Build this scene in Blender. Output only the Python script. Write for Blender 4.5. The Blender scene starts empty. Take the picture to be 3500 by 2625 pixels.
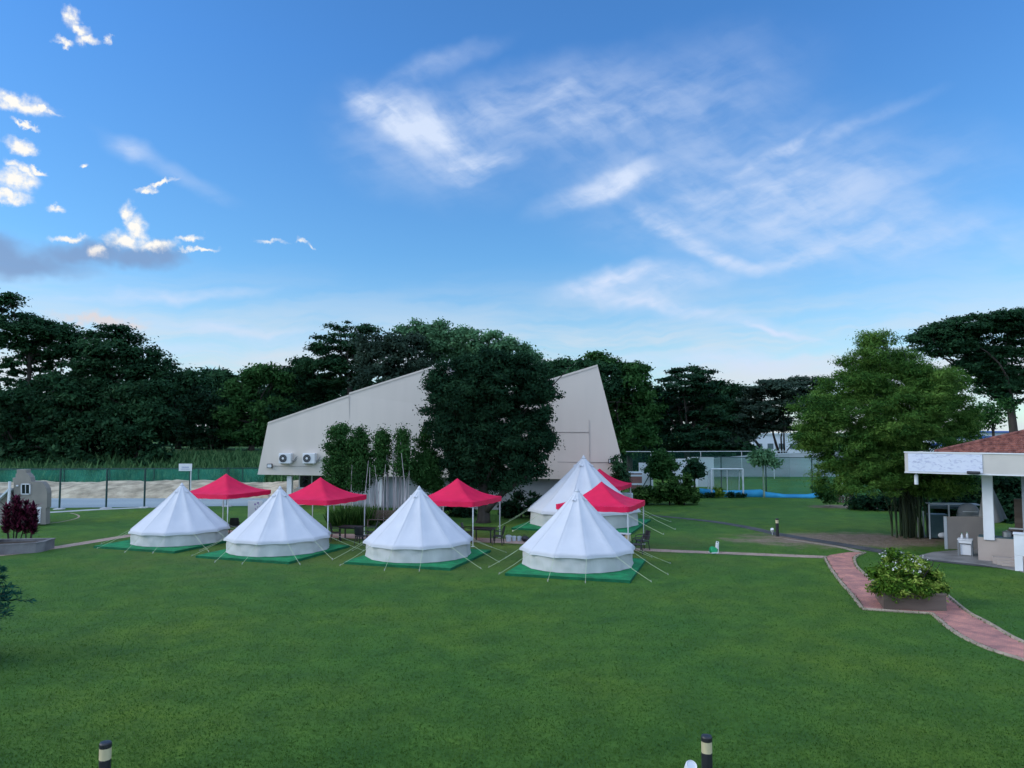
import bpy, math, random
import numpy as np
from mathutils import Vector, Matrix

C = bpy.context.scene.collection
SC = bpy.context.scene
R = math.radians

# ------------------------------------------------------------------ camera
FPX, HZ, CAMH = 2528.0, 1470.0, 6.0           # focal length (photo pixels), horizon row, eye height
PITCH = math.atan((HZ - 1312.5) / FPX)
cd = bpy.data.cameras.new('camera'); cam = bpy.data.objects.new('camera', cd); C.objects.link(cam)
cd.sensor_width = 36.0; cd.lens = 36.0 * FPX / 3500.0; cd.clip_end = 3000; cd.clip_start = 0.1
cam.location = (0, 0, CAMH); cam.rotation_euler = (R(90) + PITCH, 0, 0)
SC.camera = cam
SC.view_settings.view_transform = 'Standard'; SC.view_settings.look = 'None'
SC.view_settings.exposure = 0.7; SC.view_settings.gamma = 1.0
SC.cycles.use_denoising = True
SC.cycles.use_adaptive_sampling = True; SC.cycles.adaptive_threshold = 0.02; SC.cycles.adaptive_min_samples = 12
SC.cycles.max_bounces = 6; SC.cycles.transparent_max_bounces = 12
SC.cycles.sample_clamp_indirect = 4.0

def ray(px, py):
    a, b = (px - 1750.0) / FPX, (1312.5 - py) / FPX
    cp, sp = math.cos(PITCH), math.sin(PITCH)
    return Vector((a, cp - b * sp, sp + b * cp))
def at(px, py, Y):
    d = ray(px, py); k = Y / d.y
    return Vector((d.x * k, Y, CAMH + d.z * k))
def G(px, py, z=0.0):
    d = ray(px, py); k = (z - CAMH) / d.z
    return Vector((d.x * k, d.y * k, z))
def azel(px, py):
    d = ray(px, py).normalized()
    return math.atan2(d.x, d.y), math.asin(d.z)

# ------------------------------------------------------------------ sun and sky
SUN_AZ, SUN_EL = R(-96), R(26)
sv = Vector((math.sin(SUN_AZ) * math.cos(SUN_EL), math.cos(SUN_AZ) * math.cos(SUN_EL), math.sin(SUN_EL)))
sl = bpy.data.lights.new('sun', 'SUN'); sl.energy = 1.0; sl.angle = R(25); sl.color = (1.0, 0.93, 0.84)
so = bpy.data.objects.new('sun', sl); so.rotation_euler = sv.to_track_quat('Z', 'Y').to_euler(); C.objects.link(so)

W = bpy.data.worlds.new('World'); SC.world = W; W.use_nodes = True
wt = W.node_tree; wt.nodes.clear()
def wn(t, **k):
    n = wt.nodes.new(t)
    for a, b in k.items(): setattr(n, a, b)
    return n
def wl(a, b): wt.links.new(a, b)
def wm(op, a, b=None, c=None, clamp=False):
    n = wn('ShaderNodeMath', operation=op, use_clamp=clamp)
    for i, x in enumerate((a, b, c)):
        if x is None: continue
        if isinstance(x, (int, float)): n.inputs[i].default_value = x
        else: wl(x, n.inputs[i])
    return n.outputs[0]
def wmap(x, a, b, c=0.0, d=1.0, smooth=True):
    n = wn('ShaderNodeMapRange'); n.interpolation_type = 'SMOOTHSTEP' if smooth else 'LINEAR'
    wl(x, n.inputs[0])
    for i, y in enumerate((a, b, c, d)): n.inputs[i + 1].default_value = y
    return n.outputs[0]
def wmix(f, a, b):
    n = wn('ShaderNodeMix', data_type='RGBA')
    if isinstance(f, (int, float)): n.inputs[0].default_value = f
    else: wl(f, n.inputs[0])
    for i, x in ((6, a), (7, b)):
        if isinstance(x, tuple): n.inputs[i].default_value = (*x, 1)
        else: wl(x, n.inputs[i])
    return n.outputs[2]
def wnoise(vec, scale, detail=4, rough=0.55, dist=0.0, dim='2D'):
    n = wn('ShaderNodeTexNoise', noise_dimensions=dim); n.inputs['Scale'].default_value = scale
    n.inputs['Detail'].default_value = detail; n.inputs['Roughness'].default_value = rough
    n.inputs['Distortion'].default_value = dist
    wl(vec, n.inputs['Vector']); return n
def wmapping(vec, loc=(0, 0, 0), rot=0.0, scale=(1, 1, 1), kind='TEXTURE'):
    n = wn('ShaderNodeMapping', vector_type=kind); wl(vec, n.inputs[0])
    n.inputs[1].default_value = loc; n.inputs[2].default_value = (0, 0, rot); n.inputs[3].default_value = scale
    return n.outputs[0]

tc = wn('ShaderNodeTexCoord'); sep = wn('ShaderNodeSeparateXYZ'); wl(tc.outputs['Generated'], sep.inputs[0])
AZ = wm('ARCTAN2', sep.outputs[0], sep.outputs[1]); EL = wm('ARCSINE', sep.outputs[2])
cb = wn('ShaderNodeCombineXYZ'); wl(AZ, cb.inputs[0]); wl(EL, cb.inputs[1]); AE = cb.outputs[0]
def warp(vec, scale, amp, detail=3):
    nz = wnoise(vec, scale, detail, 0.6)
    s = wn('ShaderNodeVectorMath', operation='SUBTRACT'); wl(nz.outputs['Color'], s.inputs[0]); s.inputs[1].default_value = (0.5, 0.5, 0.5)
    m = wn('ShaderNodeVectorMath', operation='MULTIPLY'); wl(s.outputs[0], m.inputs[0]); m.inputs[1].default_value = (amp, amp, 0)
    a = wn('ShaderNodeVectorMath', operation='ADD'); wl(vec, a.inputs[0]); wl(m.outputs[0], a.inputs[1])
    return a.outputs[0]
def blob(vec, px, py, a, b, rot, hard=0.0):
    az, el = azel(px, py)
    q = wmapping(vec, (az, el, 0), R(-rot), (a / FPX, b / FPX, 1))
    n = wn('ShaderNodeVectorMath', operation='LENGTH'); wl(q, n.inputs[0])
    return wmap(n.outputs['Value'], 1.25, hard)
def accumulate(vec, feats, hard=0.0, mode='ADD'):
    s = None
    for f in feats:
        px, py, a, b, rot = f[:5]; k = f[5] if len(f) > 5 else 1.0
        v = wm('MULTIPLY', blob(vec, px, py, a, b, rot, hard), k)
        s = v if s is None else wm(mode, s, v)
    return s

CIRRUS = [
 (1215, 345, 75, 60, 45, .32), (1290, 395, 165, 58, 30, .30), (1430, 430, 250, 95, 22, .32), (1640, 560, 170, 56, -12, .46),
 (1750, 340, 430, 120, -12, .27), (1950, 420, 380, 130, -4, .24), (1480, 230, 300, 42, -20, .20),
 (1915, 310, 55, 28, -20, .26), (2300, 300, 500, 160, -5, .16), (1450, 500, 360, 190, 12, .26),
 (1990, 655, 230, 50, -20, .28), (2120, 600, 180, 66, -10, .34), (2240, 745, 130, 50, 32, .32), (2370, 840, 160, 40, 32, .34), (2500, 915, 170, 30, 20, .46), (2680, 920, 210, 36, -10, .26),
 (2030, 965, 210, 48, -12, .46), (2250, 965, 260, 66, 2, .44), (2220, 1040, 300, 44, 12, .50), (2450, 1090, 280, 24, 13, .40), (2700, 1148, 170, 11, 15, .46),
 (2450, 620, 640, 300, 6, .26), (2850, 700, 560, 210, -4, .24), (3150, 830, 520, 110, 0, .26), (2660, 500, 140, 22, -25, .30), (2900, 420, 260, 26, -12, .16),
 (520, 1010, 420, 24, -4, .42), (760, 1120, 420, 26, 2, .40), (400, 1190, 520, 40, 0, .40), (1050, 1180, 420, 30, 4, .34), (2450, 1235, 560, 44, 2, .52),
 (440, 520, 70, 42, 15, .34), (600, 590, 220, 34, 20, .18)]
wv = warp(AE, 6.0, 0.045, 4)
D = accumulate(wv, CIRRUS)
st = wnoise(wmapping(wv, (0, 0, 0), R(12), (1, .28, 1), 'TEXTURE'), 7.0, 7, 0.58)
st2 = wnoise(wmapping(wv, (0, 0, 0), R(-28), (1, .34, 1), 'TEXTURE'), 9.0, 5, 0.55)
stf = wm('ADD', wmap(st.outputs['Fac'], .31, .69, .30, 1.28), wmap(st2.outputs['Fac'], .32, .70, -.28, .45))
D = wm('MULTIPLY', wm('MULTIPLY', D, 1.3), wm('ADD', wm('MULTIPLY', stf, .70), .26), clamp=True)

CUM = [(250, 62, 26, 30, 20), (268, 100, 38, 20, 15), (300, 138, 40, 16, -8), (215, 140, 30, 10, 0), (366, 130, 13, 14, 0),
 (50, 350, 105, 30, 0), (140, 366, 60, 10, 14), (65, 500, 50, 24, 10), (95, 515, 30, 20, 0), (55, 615, 62, 42, 0), (20, 668, 70, 20, 0), (75, 580, 50, 14, 25), (130, 588, 34, 9, 4),
 (90, 430, 36, 8, 8), (535, 630, 70, 9, -24), (505, 650, 26, 11, -10), (440, 735, 26, 46, -10), (468, 790, 34, 55, -8), (430, 820, 72, 30, 0), (535, 836, 62, 24, 0),
 (640, 815, 50, 11, -14), (680, 852, 66, 9, -7), (235, 812, 58, 13, -8), (335, 862, 30, 22, 0), (930, 826, 60, 8, -5, .6), (1035, 818, 20, 9, 0, .6), (1068, 838, 26, 6, 50, .5),
 (195, 718, 30, 14, 0), (285, 560, 16, 8, 0), (330, 1092, 150, 26, 0), (440, 1110, 60, 20, 10)]
DARK = [(60, 905, 210, 52, -3), (300, 868, 190, 44, -12), (470, 872, 130, 40, 0), (560, 865, 80, 36, 0), (-10, 860, 120, 60, 10)]
wc = warp(AE, 45.0, 0.022, 4)
cf = wnoise(AE, 75.0, 4, 0.6)
CU = wm('MULTIPLY', accumulate(wc, [(f[0], f[1], f[2] * .92, f[3] * .92, f[4], (f[5] if len(f) > 5 else 1.0)) for f in CUM], 0.0, 'MAXIMUM'), wmap(cf.outputs['Fac'], .28, .62, .45, 1.45, False), clamp=True)
wd = warp(AE, 20.0, 0.03, 3)
DK = wm('MULTIPLY', accumulate(wd, DARK, 0.25, 'MAXIMUM'), 0.80)

sky = wn('ShaderNodeTexSky', sky_type='NISHITA', sun_disc=False)
sky.sun_elevation = SUN_EL; sky.sun_rotation = SUN_AZ
sky.air_density = 1.0; sky.dust_density = 0.2; sky.ozone_density = 5.0
SKYK = 6.2                                   # clouds are given for a background strength of 0.1
tint = wn('ShaderNodeMix', data_type='RGBA', blend_type='MULTIPLY'); tint.inputs[0].default_value = 1
wl(sky.outputs[0], tint.inputs[6]); wl(wmix(wmap(EL, R(5), R(27), smooth=False), (.80, 1.05, 1.05), (.63, 1.07, 1.36)), tint.inputs[7])
col = tint.outputs[2]
def k(c): return tuple(SKYK * x for x in c)
# thin high cloud thickening towards the horizon, with level bands
bn = wnoise(wmapping(wv, (0, 0, 0), R(3), (1, .12, 1), 'TEXTURE'), 4.0, 4, 0.55)
hz = wm('MULTIPLY', wmap(EL, R(13.5), R(3.5)), wmap(bn.outputs['Fac'], .30, .66, .35, 1.0))
col = wmix(wm('MULTIPLY', hz, 0.9), col, k((.70, .76, .84)))
# unseen bright cloud added overhead and behind the viewer to light tents and hall
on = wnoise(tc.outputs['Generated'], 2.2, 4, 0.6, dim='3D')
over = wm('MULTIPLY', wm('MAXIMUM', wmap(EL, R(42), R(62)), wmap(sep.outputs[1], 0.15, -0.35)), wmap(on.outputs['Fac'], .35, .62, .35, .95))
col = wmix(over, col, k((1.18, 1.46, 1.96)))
col = wmix(D, col, k((.66, .77, .98)))
col = wmix(DK, col, k((.22, .33, .56)))
edge = wmap(EL, azel(300, 900)[1], azel(300, 810)[1])
cuc = wmix(edge, k((.72, .70, .74)), k((1.0, .98, .93)))
col = wmix(CU, col, cuc)
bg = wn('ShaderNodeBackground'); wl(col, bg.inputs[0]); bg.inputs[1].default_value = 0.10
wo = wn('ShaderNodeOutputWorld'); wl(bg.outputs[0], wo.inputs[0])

# ------------------------------------------------------------------ materials
def newmat(name):
    m = bpy.data.materials.new(name); m.use_nodes = True
    t = m.node_tree; t.nodes.clear(); return m, t
def out(t, sh):
    o = t.nodes.new('ShaderNodeOutputMaterial'); t.links.new(sh, o.inputs[0])
def pm(name, c1, c2=None, scale=4.0, rough=0.6, bump=0.0, bscale=None, metal=0.0, spec=0.3, detail=5, stretch=(1, 1, 1), lo=.35, hi=.65, trans=0.0):
    """surface whose colour wanders between c1 and c2 with noise, with an optional bump"""
    m, t = newmat(name); N = t.nodes.new; L = t.links.new
    b = N('ShaderNodeBsdfPrincipled'); b.inputs['Roughness'].default_value = rough
    b.inputs['Metallic'].default_value = metal; b.inputs['Specular IOR Level'].default_value = spec
    tcn = N('ShaderNodeTexCoord'); mp = N('ShaderNodeMapping'); mp.inputs[3].default_value = stretch
    L(tcn.outputs['Object'], mp.inputs[0])
    if c2 is None: c2 = tuple(x * 0.82 for x in c1)
    nz = N('ShaderNodeTexNoise'); nz.inputs['Scale'].default_value = scale; nz.inputs['Detail'].default_value = detail
    L(mp.outputs[0], nz.inputs['Vector'])
    r = N('ShaderNodeValToRGB'); r.color_ramp.elements[0].position = lo; r.color_ramp.elements[1].position = hi
    r.color_ramp.elements[0].color = (*c1, 1); r.color_ramp.elements[1].color = (*c2, 1)
    L(nz.outputs['Fac'], r.inputs[0]); L(r.outputs[0], b.inputs['Base Color'])
    if bump:
        n2 = N('ShaderNodeTexNoise'); n2.inputs['Scale'].default_value = bscale or scale * 4; n2.inputs['Detail'].default_value = 4
        L(mp.outputs[0], n2.inputs['Vector'])
        bp = N('ShaderNodeBump'); bp.inputs['Strength'].default_value = bump; bp.inputs['Distance'].default_value = 0.05
        L(n2.outputs['Fac'], bp.inputs['Height']); L(bp.outputs[0], b.inputs['Normal'])
    sh = b.outputs[0]
    if trans:
        tr = N('ShaderNodeBsdfTranslucent'); L(r.outputs[0], tr.inputs[0]); mx = N('ShaderNodeMixShader'); mx.inputs[0].default_value = trans
        L(sh, mx.inputs[1]); L(tr.outputs[0], mx.inputs[2]); sh = mx.outputs[0]
    out(t, sh); return m
def leafmat(name, dark, mid, light, trans=0.22):
    """leaf colour picked per leaf from the stored tone"""
    m, t = newmat(name); N = t.nodes.new; L = t.links.new
    a = N('ShaderNodeAttribute'); a.attribute_name = 'tone'
    r = N('ShaderNodeValToRGB'); e = r.color_ramp.elements
    e[0].position = 0.1; e[0].color = (*dark, 1); e[1].position = 0.9; e[1].color = (*light, 1)
    x = e.new(0.5); x.color = (*mid, 1)
    L(a.outputs['Fac'], r.inputs[0])
    b = N('ShaderNodeBsdfPrincipled'); b.inputs['Roughness'].default_value = 0.65; b.inputs['Specular IOR Level'].default_value = 0.04
    L(r.outputs[0], b.inputs['Base Color'])
    tr = N('ShaderNodeBsdfTranslucent'); L(r.outputs[0], tr.inputs[0])
    mx = N('ShaderNodeMixShader'); mx.inputs[0].default_value = trans
    L(b.outputs[0], mx.inputs[1]); L(tr.outputs[0], mx.inputs[2]); out(t, mx.outputs[0]); return m
def netmat(name, c, solid, rough=0.7):
    """open netting: the yarn covers a share of the surface, the rest is holes"""
    m, t = newmat(name); N = t.nodes.new; L = t.links.new
    b = N('ShaderNodeBsdfDiffuse'); tp = N('ShaderNodeBsdfTransparent'); mx = N('ShaderNodeMixShader')
    tcn = N('ShaderNodeTexCoord'); nz = N('ShaderNodeTexNoise'); nz.inputs['Scale'].default_value = 0.5; nz.inputs['Detail'].default_value = 6
    L(tcn.outputs['Object'], nz.inputs['Vector'])
    r = N('ShaderNodeValToRGB'); r.color_ramp.elements[0].position = .3; r.color_ramp.elements[1].position = .7
    r.color_ramp.elements[0].color = (*[x * .55 for x in c], 1); r.color_ramp.elements[1].color = (*[x * 1.6 for x in c], 1)
    L(nz.outputs['Fac'], r.inputs[0]); L(r.outputs[0], b.inputs[0])
    mx.inputs[0].default_value = solid; L(tp.outputs[0], mx.inputs[1]); L(b.outputs[0], mx.inputs[2]); out(t, mx.outputs[0]); return m

# ------------------------------------------------------------------ mesh building
class MB:
    def __init__(s): s.v = []; s.f = []
    def add(s, vs, fs):
        o = len(s.v); s.v += [tuple(x) for x in vs]; s.f += [tuple(i + o for i in f) for f in fs]; return s
    def box(s, c, d, rz=0.0, rx=0.0, ry=0.0):
        M = Matrix.Translation(c) @ Matrix.Rotation(rz, 4, 'Z') @ Matrix.Rotation(ry, 4, 'Y') @ Matrix.Rotation(rx, 4, 'X')
        vs = [M @ Vector((x * d[0] / 2, y * d[1] / 2, z * d[2] / 2)) for z in (-1, 1) for y in (-1, 1) for x in (-1, 1)]
        return s.add(vs, [(0, 2, 3, 1), (4, 5, 7, 6), (0, 1, 5, 4), (2, 6, 7, 3), (0, 4, 6, 2), (1, 3, 7, 5)])
    def tube(s, pts, rad, n=8, cap=True):
        pts = [Vector(p) for p in pts]
        if not isinstance(rad, (list, tuple)): rad = [rad] * len(pts)
        vs = []; up = Vector((0.13, 0.31, 0.94))
        for i, p in enumerate(pts):
            d = (pts[min(i + 1, len(pts) - 1)] - pts[max(i - 1, 0)]).normalized()
            u = d.cross(up)
            if u.length < 0.15: u = d.cross(Vector((1, 0, 0.2)))
            u.normalize(); w = d.cross(u)
            for j in range(n):
                a = 2 * math.pi * j / n; vs.append(p + (u * math.cos(a) + w * math.sin(a)) * rad[i])
        fs = [(i * n + j, i * n + (j + 1) % n, (i + 1) * n + (j + 1) % n, (i + 1) * n + j) for i in range(len(pts) - 1) for j in range(n)]
        if cap: fs += [tuple(range(n))[::-1], tuple(range((len(pts) - 1) * n, len(pts) * n))]
        return s.add(vs, fs)
    def lathe(s, prof, n=16, c=(0, 0, 0)):
        vs = [(c[0] + r * math.cos(2 * math.pi * j / n), c[1] + r * math.sin(2 * math.pi * j / n), c[2] + z) for r, z in prof for j in range(n)]
        k_ = len(prof)
        fs = [(i * n + j, i * n + (j + 1) % n, (i + 1) * n + (j + 1) % n, (i + 1) * n + j) for i in range(k_ - 1) for j in range(n)]
        fs += [tuple(range(n))[::-1], tuple(range((k_ - 1) * n, k_ * n))]
        return s.add(vs, fs)
    def prism(s, poly, vec):
        """closed outline (3D points) pushed along vec"""
        n = len(poly); a = [Vector(p) for p in poly]; b = [p + Vector(vec) for p in a]
        return s.add(a + b, [tuple(range(n)), tuple(range(n, 2 * n))[::-1]] + [(i, i + n, (i + 1) % n + n, (i + 1) % n) for i in range(n)])
    def grid(s, fn, nu, nv, wrap=False):
        vs = [fn(i / nu, j / nv) for j in range(nv + 1) for i in range(nu + (0 if wrap else 1))]
        w = nu if wrap else nu + 1
        return s.add(vs, [(j * w + i, j * w + (i + 1) % w, (j + 1) * w + (i + 1) % w, (j + 1) * w + i) for j in range(nv) for i in range(nu)])
    def build(s, name, m, parent=None, smooth=False, bevel=0.0, solid=0.0):
        me = bpy.data.meshes.new(name); me.from_pydata(s.v, [], s.f); me.materials.append(m); me.update()
        import bmesh
        b = bmesh.new(); b.from_mesh(me); bmesh.ops.recalc_face_normals(b, faces=b.faces); b.to_mesh(me); b.free()
        if smooth:
            for p in me.polygons: p.use_smooth = True
        o = bpy.data.objects.new(name, me); C.objects.link(o)
        if parent: o.parent = parent
        if bevel:
            x = o.modifiers.new('bevel', 'BEVEL'); x.width = bevel; x.segments = 2; x.limit_method = 'ANGLE'
        if solid:
            x = o.modifiers.new('solid', 'SOLIDIFY'); x.thickness = solid
        return o
def tag(o, label=None, cat=None, group=None, kind=None):
    if label: o['label'] = label
    if cat: o['category'] = cat
    if group: o['group'] = group
    if kind: o['kind'] = kind
    return o
def thing(name, label, cat, loc=(0, 0, 0), rz=0.0, group=None):
    o = bpy.data.objects.new(name, None); o.empty_display_size = 0.2; C.objects.link(o)
    o.location = loc; o.rotation_euler = (0, 0, rz); return tag(o, label, cat, group)
def kids(o): return [c for c in bpy.data.objects if c.parent == o]
def copy_tree(o, parent=None):
    c = o.copy(); C.objects.link(c)
    if parent: c.parent = parent
    for ch in kids(o): copy_tree(ch, c)
    return c
def again(o, label, loc, rz=None, scale=None):
    c = copy_tree(o); c['label'] = label; c.location = loc
    if rz is not None: c.rotation_euler = (0, 0, rz)
    if scale: c.scale = (scale,) * 3
    return c

# ------------------------------------------------------------------ foliage
def leafmesh(name, P, T, B, tone, m, parent):
    """one diamond leaf per row: centre P, half length T, half width B"""
    n = len(P)
    V = np.empty((n, 4, 3), np.float32); V[:, 0] = P - T; V[:, 1] = P + B; V[:, 2] = P + T; V[:, 3] = P - B
    me = bpy.data.meshes.new(name); me.vertices.add(4 * n); me.vertices.foreach_set('co', V.ravel())
    me.loops.add(4 * n); me.loops.foreach_set('vertex_index', np.arange(4 * n, dtype=np.int32))
    me.polygons.add(n); me.polygons.foreach_set('loop_start', np.arange(0, 4 * n, 4, dtype=np.int32))
    me.polygons.foreach_set('loop_total', np.full(n, 4, np.int32))
    a = me.attributes.new('tone', 'FLOAT', 'FACE'); a.data.foreach_set('value', tone.astype(np.float32))
    me.update(); me.validate(); me.materials.append(m)
    o = bpy.data.objects.new(name, me); C.objects.link(o)
    if parent: o.parent = parent
    return o
def unit(x): return x / np.maximum(np.linalg.norm(x, axis=1, keepdims=True), 1e-6)
def scatter(lobes, n, size, rng, nclump=60, crad=0.7, flat=0.6, up=0.5, aspect=1.9, inner=0.35, droop=0.0, cut=None):
    """leaves gathered in clumps spread through ellipsoid lobes"""
    lo = np.array(lobes, float); w = (lo[:, 3] * lo[:, 4] * lo[:, 5]) ** (2 / 3); w /= w.sum()
    li = rng.choice(len(lo), nclump, p=w)
    d = unit(rng.normal(size=(nclump, 3))); rad = rng.uniform(inner, 1.0, (nclump, 1)) ** 0.6
    cc = lo[li, :3] + d * rad * lo[li, 3:]
    cs = crad * rng.uniform(.55, 1.35, nclump); ct = rng.uniform(0, 1, nclump)
    ci = rng.choice(nclump, n, p=(cs ** 2) / (cs ** 2).sum())
    off = rng.normal(size=(n, 3)) * 0.55; off[:, 2] *= flat
    P = cc[ci] + off * cs[ci, None]
    nrm = unit(0.55 * unit(off) + np.array([0, 0, up]) + rng.normal(size=(n, 3)) * .55)
    t = rng.normal(size=(n, 3)); t[:, 2] -= droop; t = unit(t - nrm * (t * nrm).sum(1, keepdims=True)); b = np.cross(nrm, t)
    s = size * rng.uniform(.6, 1.35, (n, 1))
    tone = np.clip(.62 * ct[ci] + .38 * rng.uniform(size=n), 0, 1)
    if cut is not None:
        keep = cut(P); P, t, b, s, tone = P[keep], t[keep], b[keep], s[keep], tone[keep]
    return P, t * s * aspect / 2, b * s / 2, tone
def limb(mb, p0, p1, r0, r1, rng, bend=0.12, n=6, k_=6):
    p0, p1 = Vector(p0), Vector(p1); L_ = (p1 - p0).length
    a = Vector(rng.normal(size=3)) * L_ * bend; a.z = abs(a.z) * .4
    pts = [p0.lerp(p1, i / k_) + a * math.sin(math.pi * i / k_) for i in range(k_ + 1)]
    mb.tube(pts, [r0 + (r1 - r0) * i / k_ for i in range(k_ + 1)], n)
def hz_(x, y):
    """height of the grass bank behind the camp site on the left"""
    s = min(1, max(0, (y - 84) / 24)); s = s * s * (3 - 2 * s)
    e = min(1, max(0, (4 - x) / 10))
    return 3.2 * s * e
SEED = [7]
def tree(name, label, cat, base_px, Y, lobes, n, leaf, m, bark, crad=0.9, nclump=90, flat=0.55, up=0.5, tr=0.35, fork=0.35, depth=0.8, group=None,
         dy=0.35, aspect=1.9, inner=0.35, limbs=True, droop=0.0, zbase=None, tilt=0.0, every=1):
    """lobes: photo column, row, half width, half height of each mass of leaves; all stand about Y metres off"""
    SEED[0] += 1; rng = np.random.default_rng(SEED[0])
    x0 = at(base_px, 1500, Y).x; z0 = hz_(x0, Y) if zbase is None else zbase
    root = thing(name, label, cat, (x0, Y, z0), 0, group)
    L3 = []
    for f in lobes:
        px, py, a, b = f[:4]; oy = f[4] if len(f) > 4 else rng.uniform(-dy, dy)
        rx, rz = a * Y / FPX, b * Y / FPX; p = at(px, py, Y + oy * rx)
        L3.append((p.x - x0, p.y - Y, p.z - z0, rx, rx * depth, rz))
    leafmesh('crown', *scatter(L3, n, leaf, rng, nclump, crad, flat, up, aspect, inner, droop), m, root)
    if limbs:
        mb = MB(); zt = min(l[2] - l[5] * .5 for l in L3); zm = sum(l[2] for l in L3) / len(L3); xm = sum(l[0] for l in L3) / len(L3)
        fz = max(.8, zt + (zm - zt) * fork); top = Vector((xm * .25 + tilt, 0, fz))
        pts = [Vector((0, 0, -.15)), Vector((0.02, 0, fz * .08)), top * .5 + Vector((.12, .05, 0)) * tr, top]
        mb.tube(pts, [tr * 1.5, tr * 1.05, tr * .9, tr * .75], 9)
        for l in L3[::every]:
            limb(mb, top * rng.uniform(.8, 1.0), (l[0], l[1], l[2] + .2 * l[5]), tr * .36, tr * .05, rng)
            for q in range(2):
                e = rng.normal(size=3) * .6
                limb(mb, (l[0] * .6 + top.x * .4, l[1] * .6, l[2] * .6 + top.z * .4), (l[0] + e[0] * l[3], l[1] + e[1] * l[4], l[2] + e[2] * l[5]), tr * .17, tr * .03, rng, n=5, k_=4)
        mb.build('trunk', bark, root, smooth=True)
    return root

# ------------------------------------------------------------------ the setting
def lawnmat():
    m, t = newmat('lawn_grass'); N = t.nodes.new; L = t.links.new
    b = N('ShaderNodeBsdfPrincipled'); b.inputs['Roughness'].default_value = 0.8; b.inputs['Specular IOR Level'].default_value = 0.12
    tcn = N('ShaderNodeTexCoord')
    def nz(scale, det, rough=.6, stretch=(1, 1, 1)):
        mp = N('ShaderNodeMapping'); mp.inputs[3].default_value = stretch; L(tcn.outputs['Object'], mp.inputs[0])
        n = N('ShaderNodeTexNoise'); n.inputs['Scale'].default_value = scale; n.inputs['Detail'].default_value = det; n.inputs['Roughness'].default_value = rough
        L(mp.outputs[0], n.inputs['Vector']); return n.outputs['Fac']
    def ramp(f, stops):
        r = N('ShaderNodeValToRGB'); e = r.color_ramp.elements
        e[0].position, e[0].color = stops[0][0], (*stops[0][1], 1); e[1].position, e[1].color = stops[-1][0], (*stops[-1][1], 1)
        for p, c in stops[1:-1]: q = e.new(p); q.color = (*c, 1)
        L(f, r.inputs[0]); return r.outputs[0]
    def mixc(f, a, c, mode='MIX'):
        n = N('ShaderNodeMix'); n.data_type = 'RGBA'; n.blend_type = mode
        if isinstance(f, float): n.inputs[0].default_value = f
        else: L(f, n.inputs[0])
        L(a, n.inputs[6])
        if isinstance(c, tuple): n.inputs[7].default_value = (*c, 1)
        else: L(c, n.inputs[7])
        return n.outputs[2]
    fine = ramp(nz(9.0, 7, .66), [(.26, (.036, .090, .016)), (.5, (.054, .126, .021)), (.74, (.076, .158, .029))])
    big = ramp(nz(.16, 5), [(.34, (.74, .90, .95)), (.5, (1.0, 1.0, 1.0)), (.66, (1.36, 1.10, .86))])
    mid = ramp(nz(.9, 5, .65), [(.34, (.74, .80, .86)), (.66, (1.26, 1.18, 1.0))])
    c = mixc(1.0, mixc(1.0, fine, big, 'MULTIPLY'), mid, 'MULTIPLY')
    # worn bare earth beneath the bamboo and round the barbecue corner
    sx = N('ShaderNodeSeparateXYZ'); L(tcn.outputs['Object'], sx.inputs[0])
    def mth(op, a, b_=None):
        n = N('ShaderNodeMath'); n.operation = op
        for i, x in enumerate((a, b_)):
            if x is None: continue
            if isinstance(x, (int, float)): n.inputs[i].default_value = x
            else: L(x, n.inputs[i])
        return n.outputs[0]
    def ell(x, y, a, bb):
        return mth('SQRT', mth('ADD', mth('POWER', mth('MULTIPLY', mth('SUBTRACT', sx.outputs[0], x), 1 / a), 2.0), mth('POWER', mth('MULTIPLY', mth('SUBTRACT', sx.outputs[1], y), 1 / bb), 2.0)))
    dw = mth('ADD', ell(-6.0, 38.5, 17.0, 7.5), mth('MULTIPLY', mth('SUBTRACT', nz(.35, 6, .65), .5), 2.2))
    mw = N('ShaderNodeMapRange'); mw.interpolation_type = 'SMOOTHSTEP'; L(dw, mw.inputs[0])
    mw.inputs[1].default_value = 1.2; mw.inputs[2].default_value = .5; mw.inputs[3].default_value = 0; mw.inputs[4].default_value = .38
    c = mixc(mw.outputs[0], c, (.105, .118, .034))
    d = mth('MINIMUM', ell(18.8, 41.0, 7.0, 3.0), ell(27.2, 58.5, 4.2, 1.6))
    d = mth('ADD', d, mth('MULTIPLY', mth('SUBTRACT', nz(.8, 6), .5), 1.3))
    mr = N('ShaderNodeMapRange'); mr.interpolation_type = 'SMOOTHSTEP'; L(d, mr.inputs[0])
    mr.inputs[1].default_value = 1.15; mr.inputs[2].default_value = .55; mr.inputs[3].default_value = 0; mr.inputs[4].default_value = .95
    soil = ramp(nz(2.2, 8, .7), [(.3, (.14, .10, .075)), (.7, (.30, .22, .165))])
    c = mixc(mr.outputs[0], c, soil)
    L(c, b.inputs['Base Color'])
    bp = N('ShaderNodeBump'); bp.inputs['Strength'].default_value = .55; bp.inputs['Distance'].default_value = .05
    L(nz(22.0, 6, .75), bp.inputs['Height']); L(bp.outputs[0], b.inputs['Normal'])
    out(t, b.outputs[0]); return m
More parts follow.
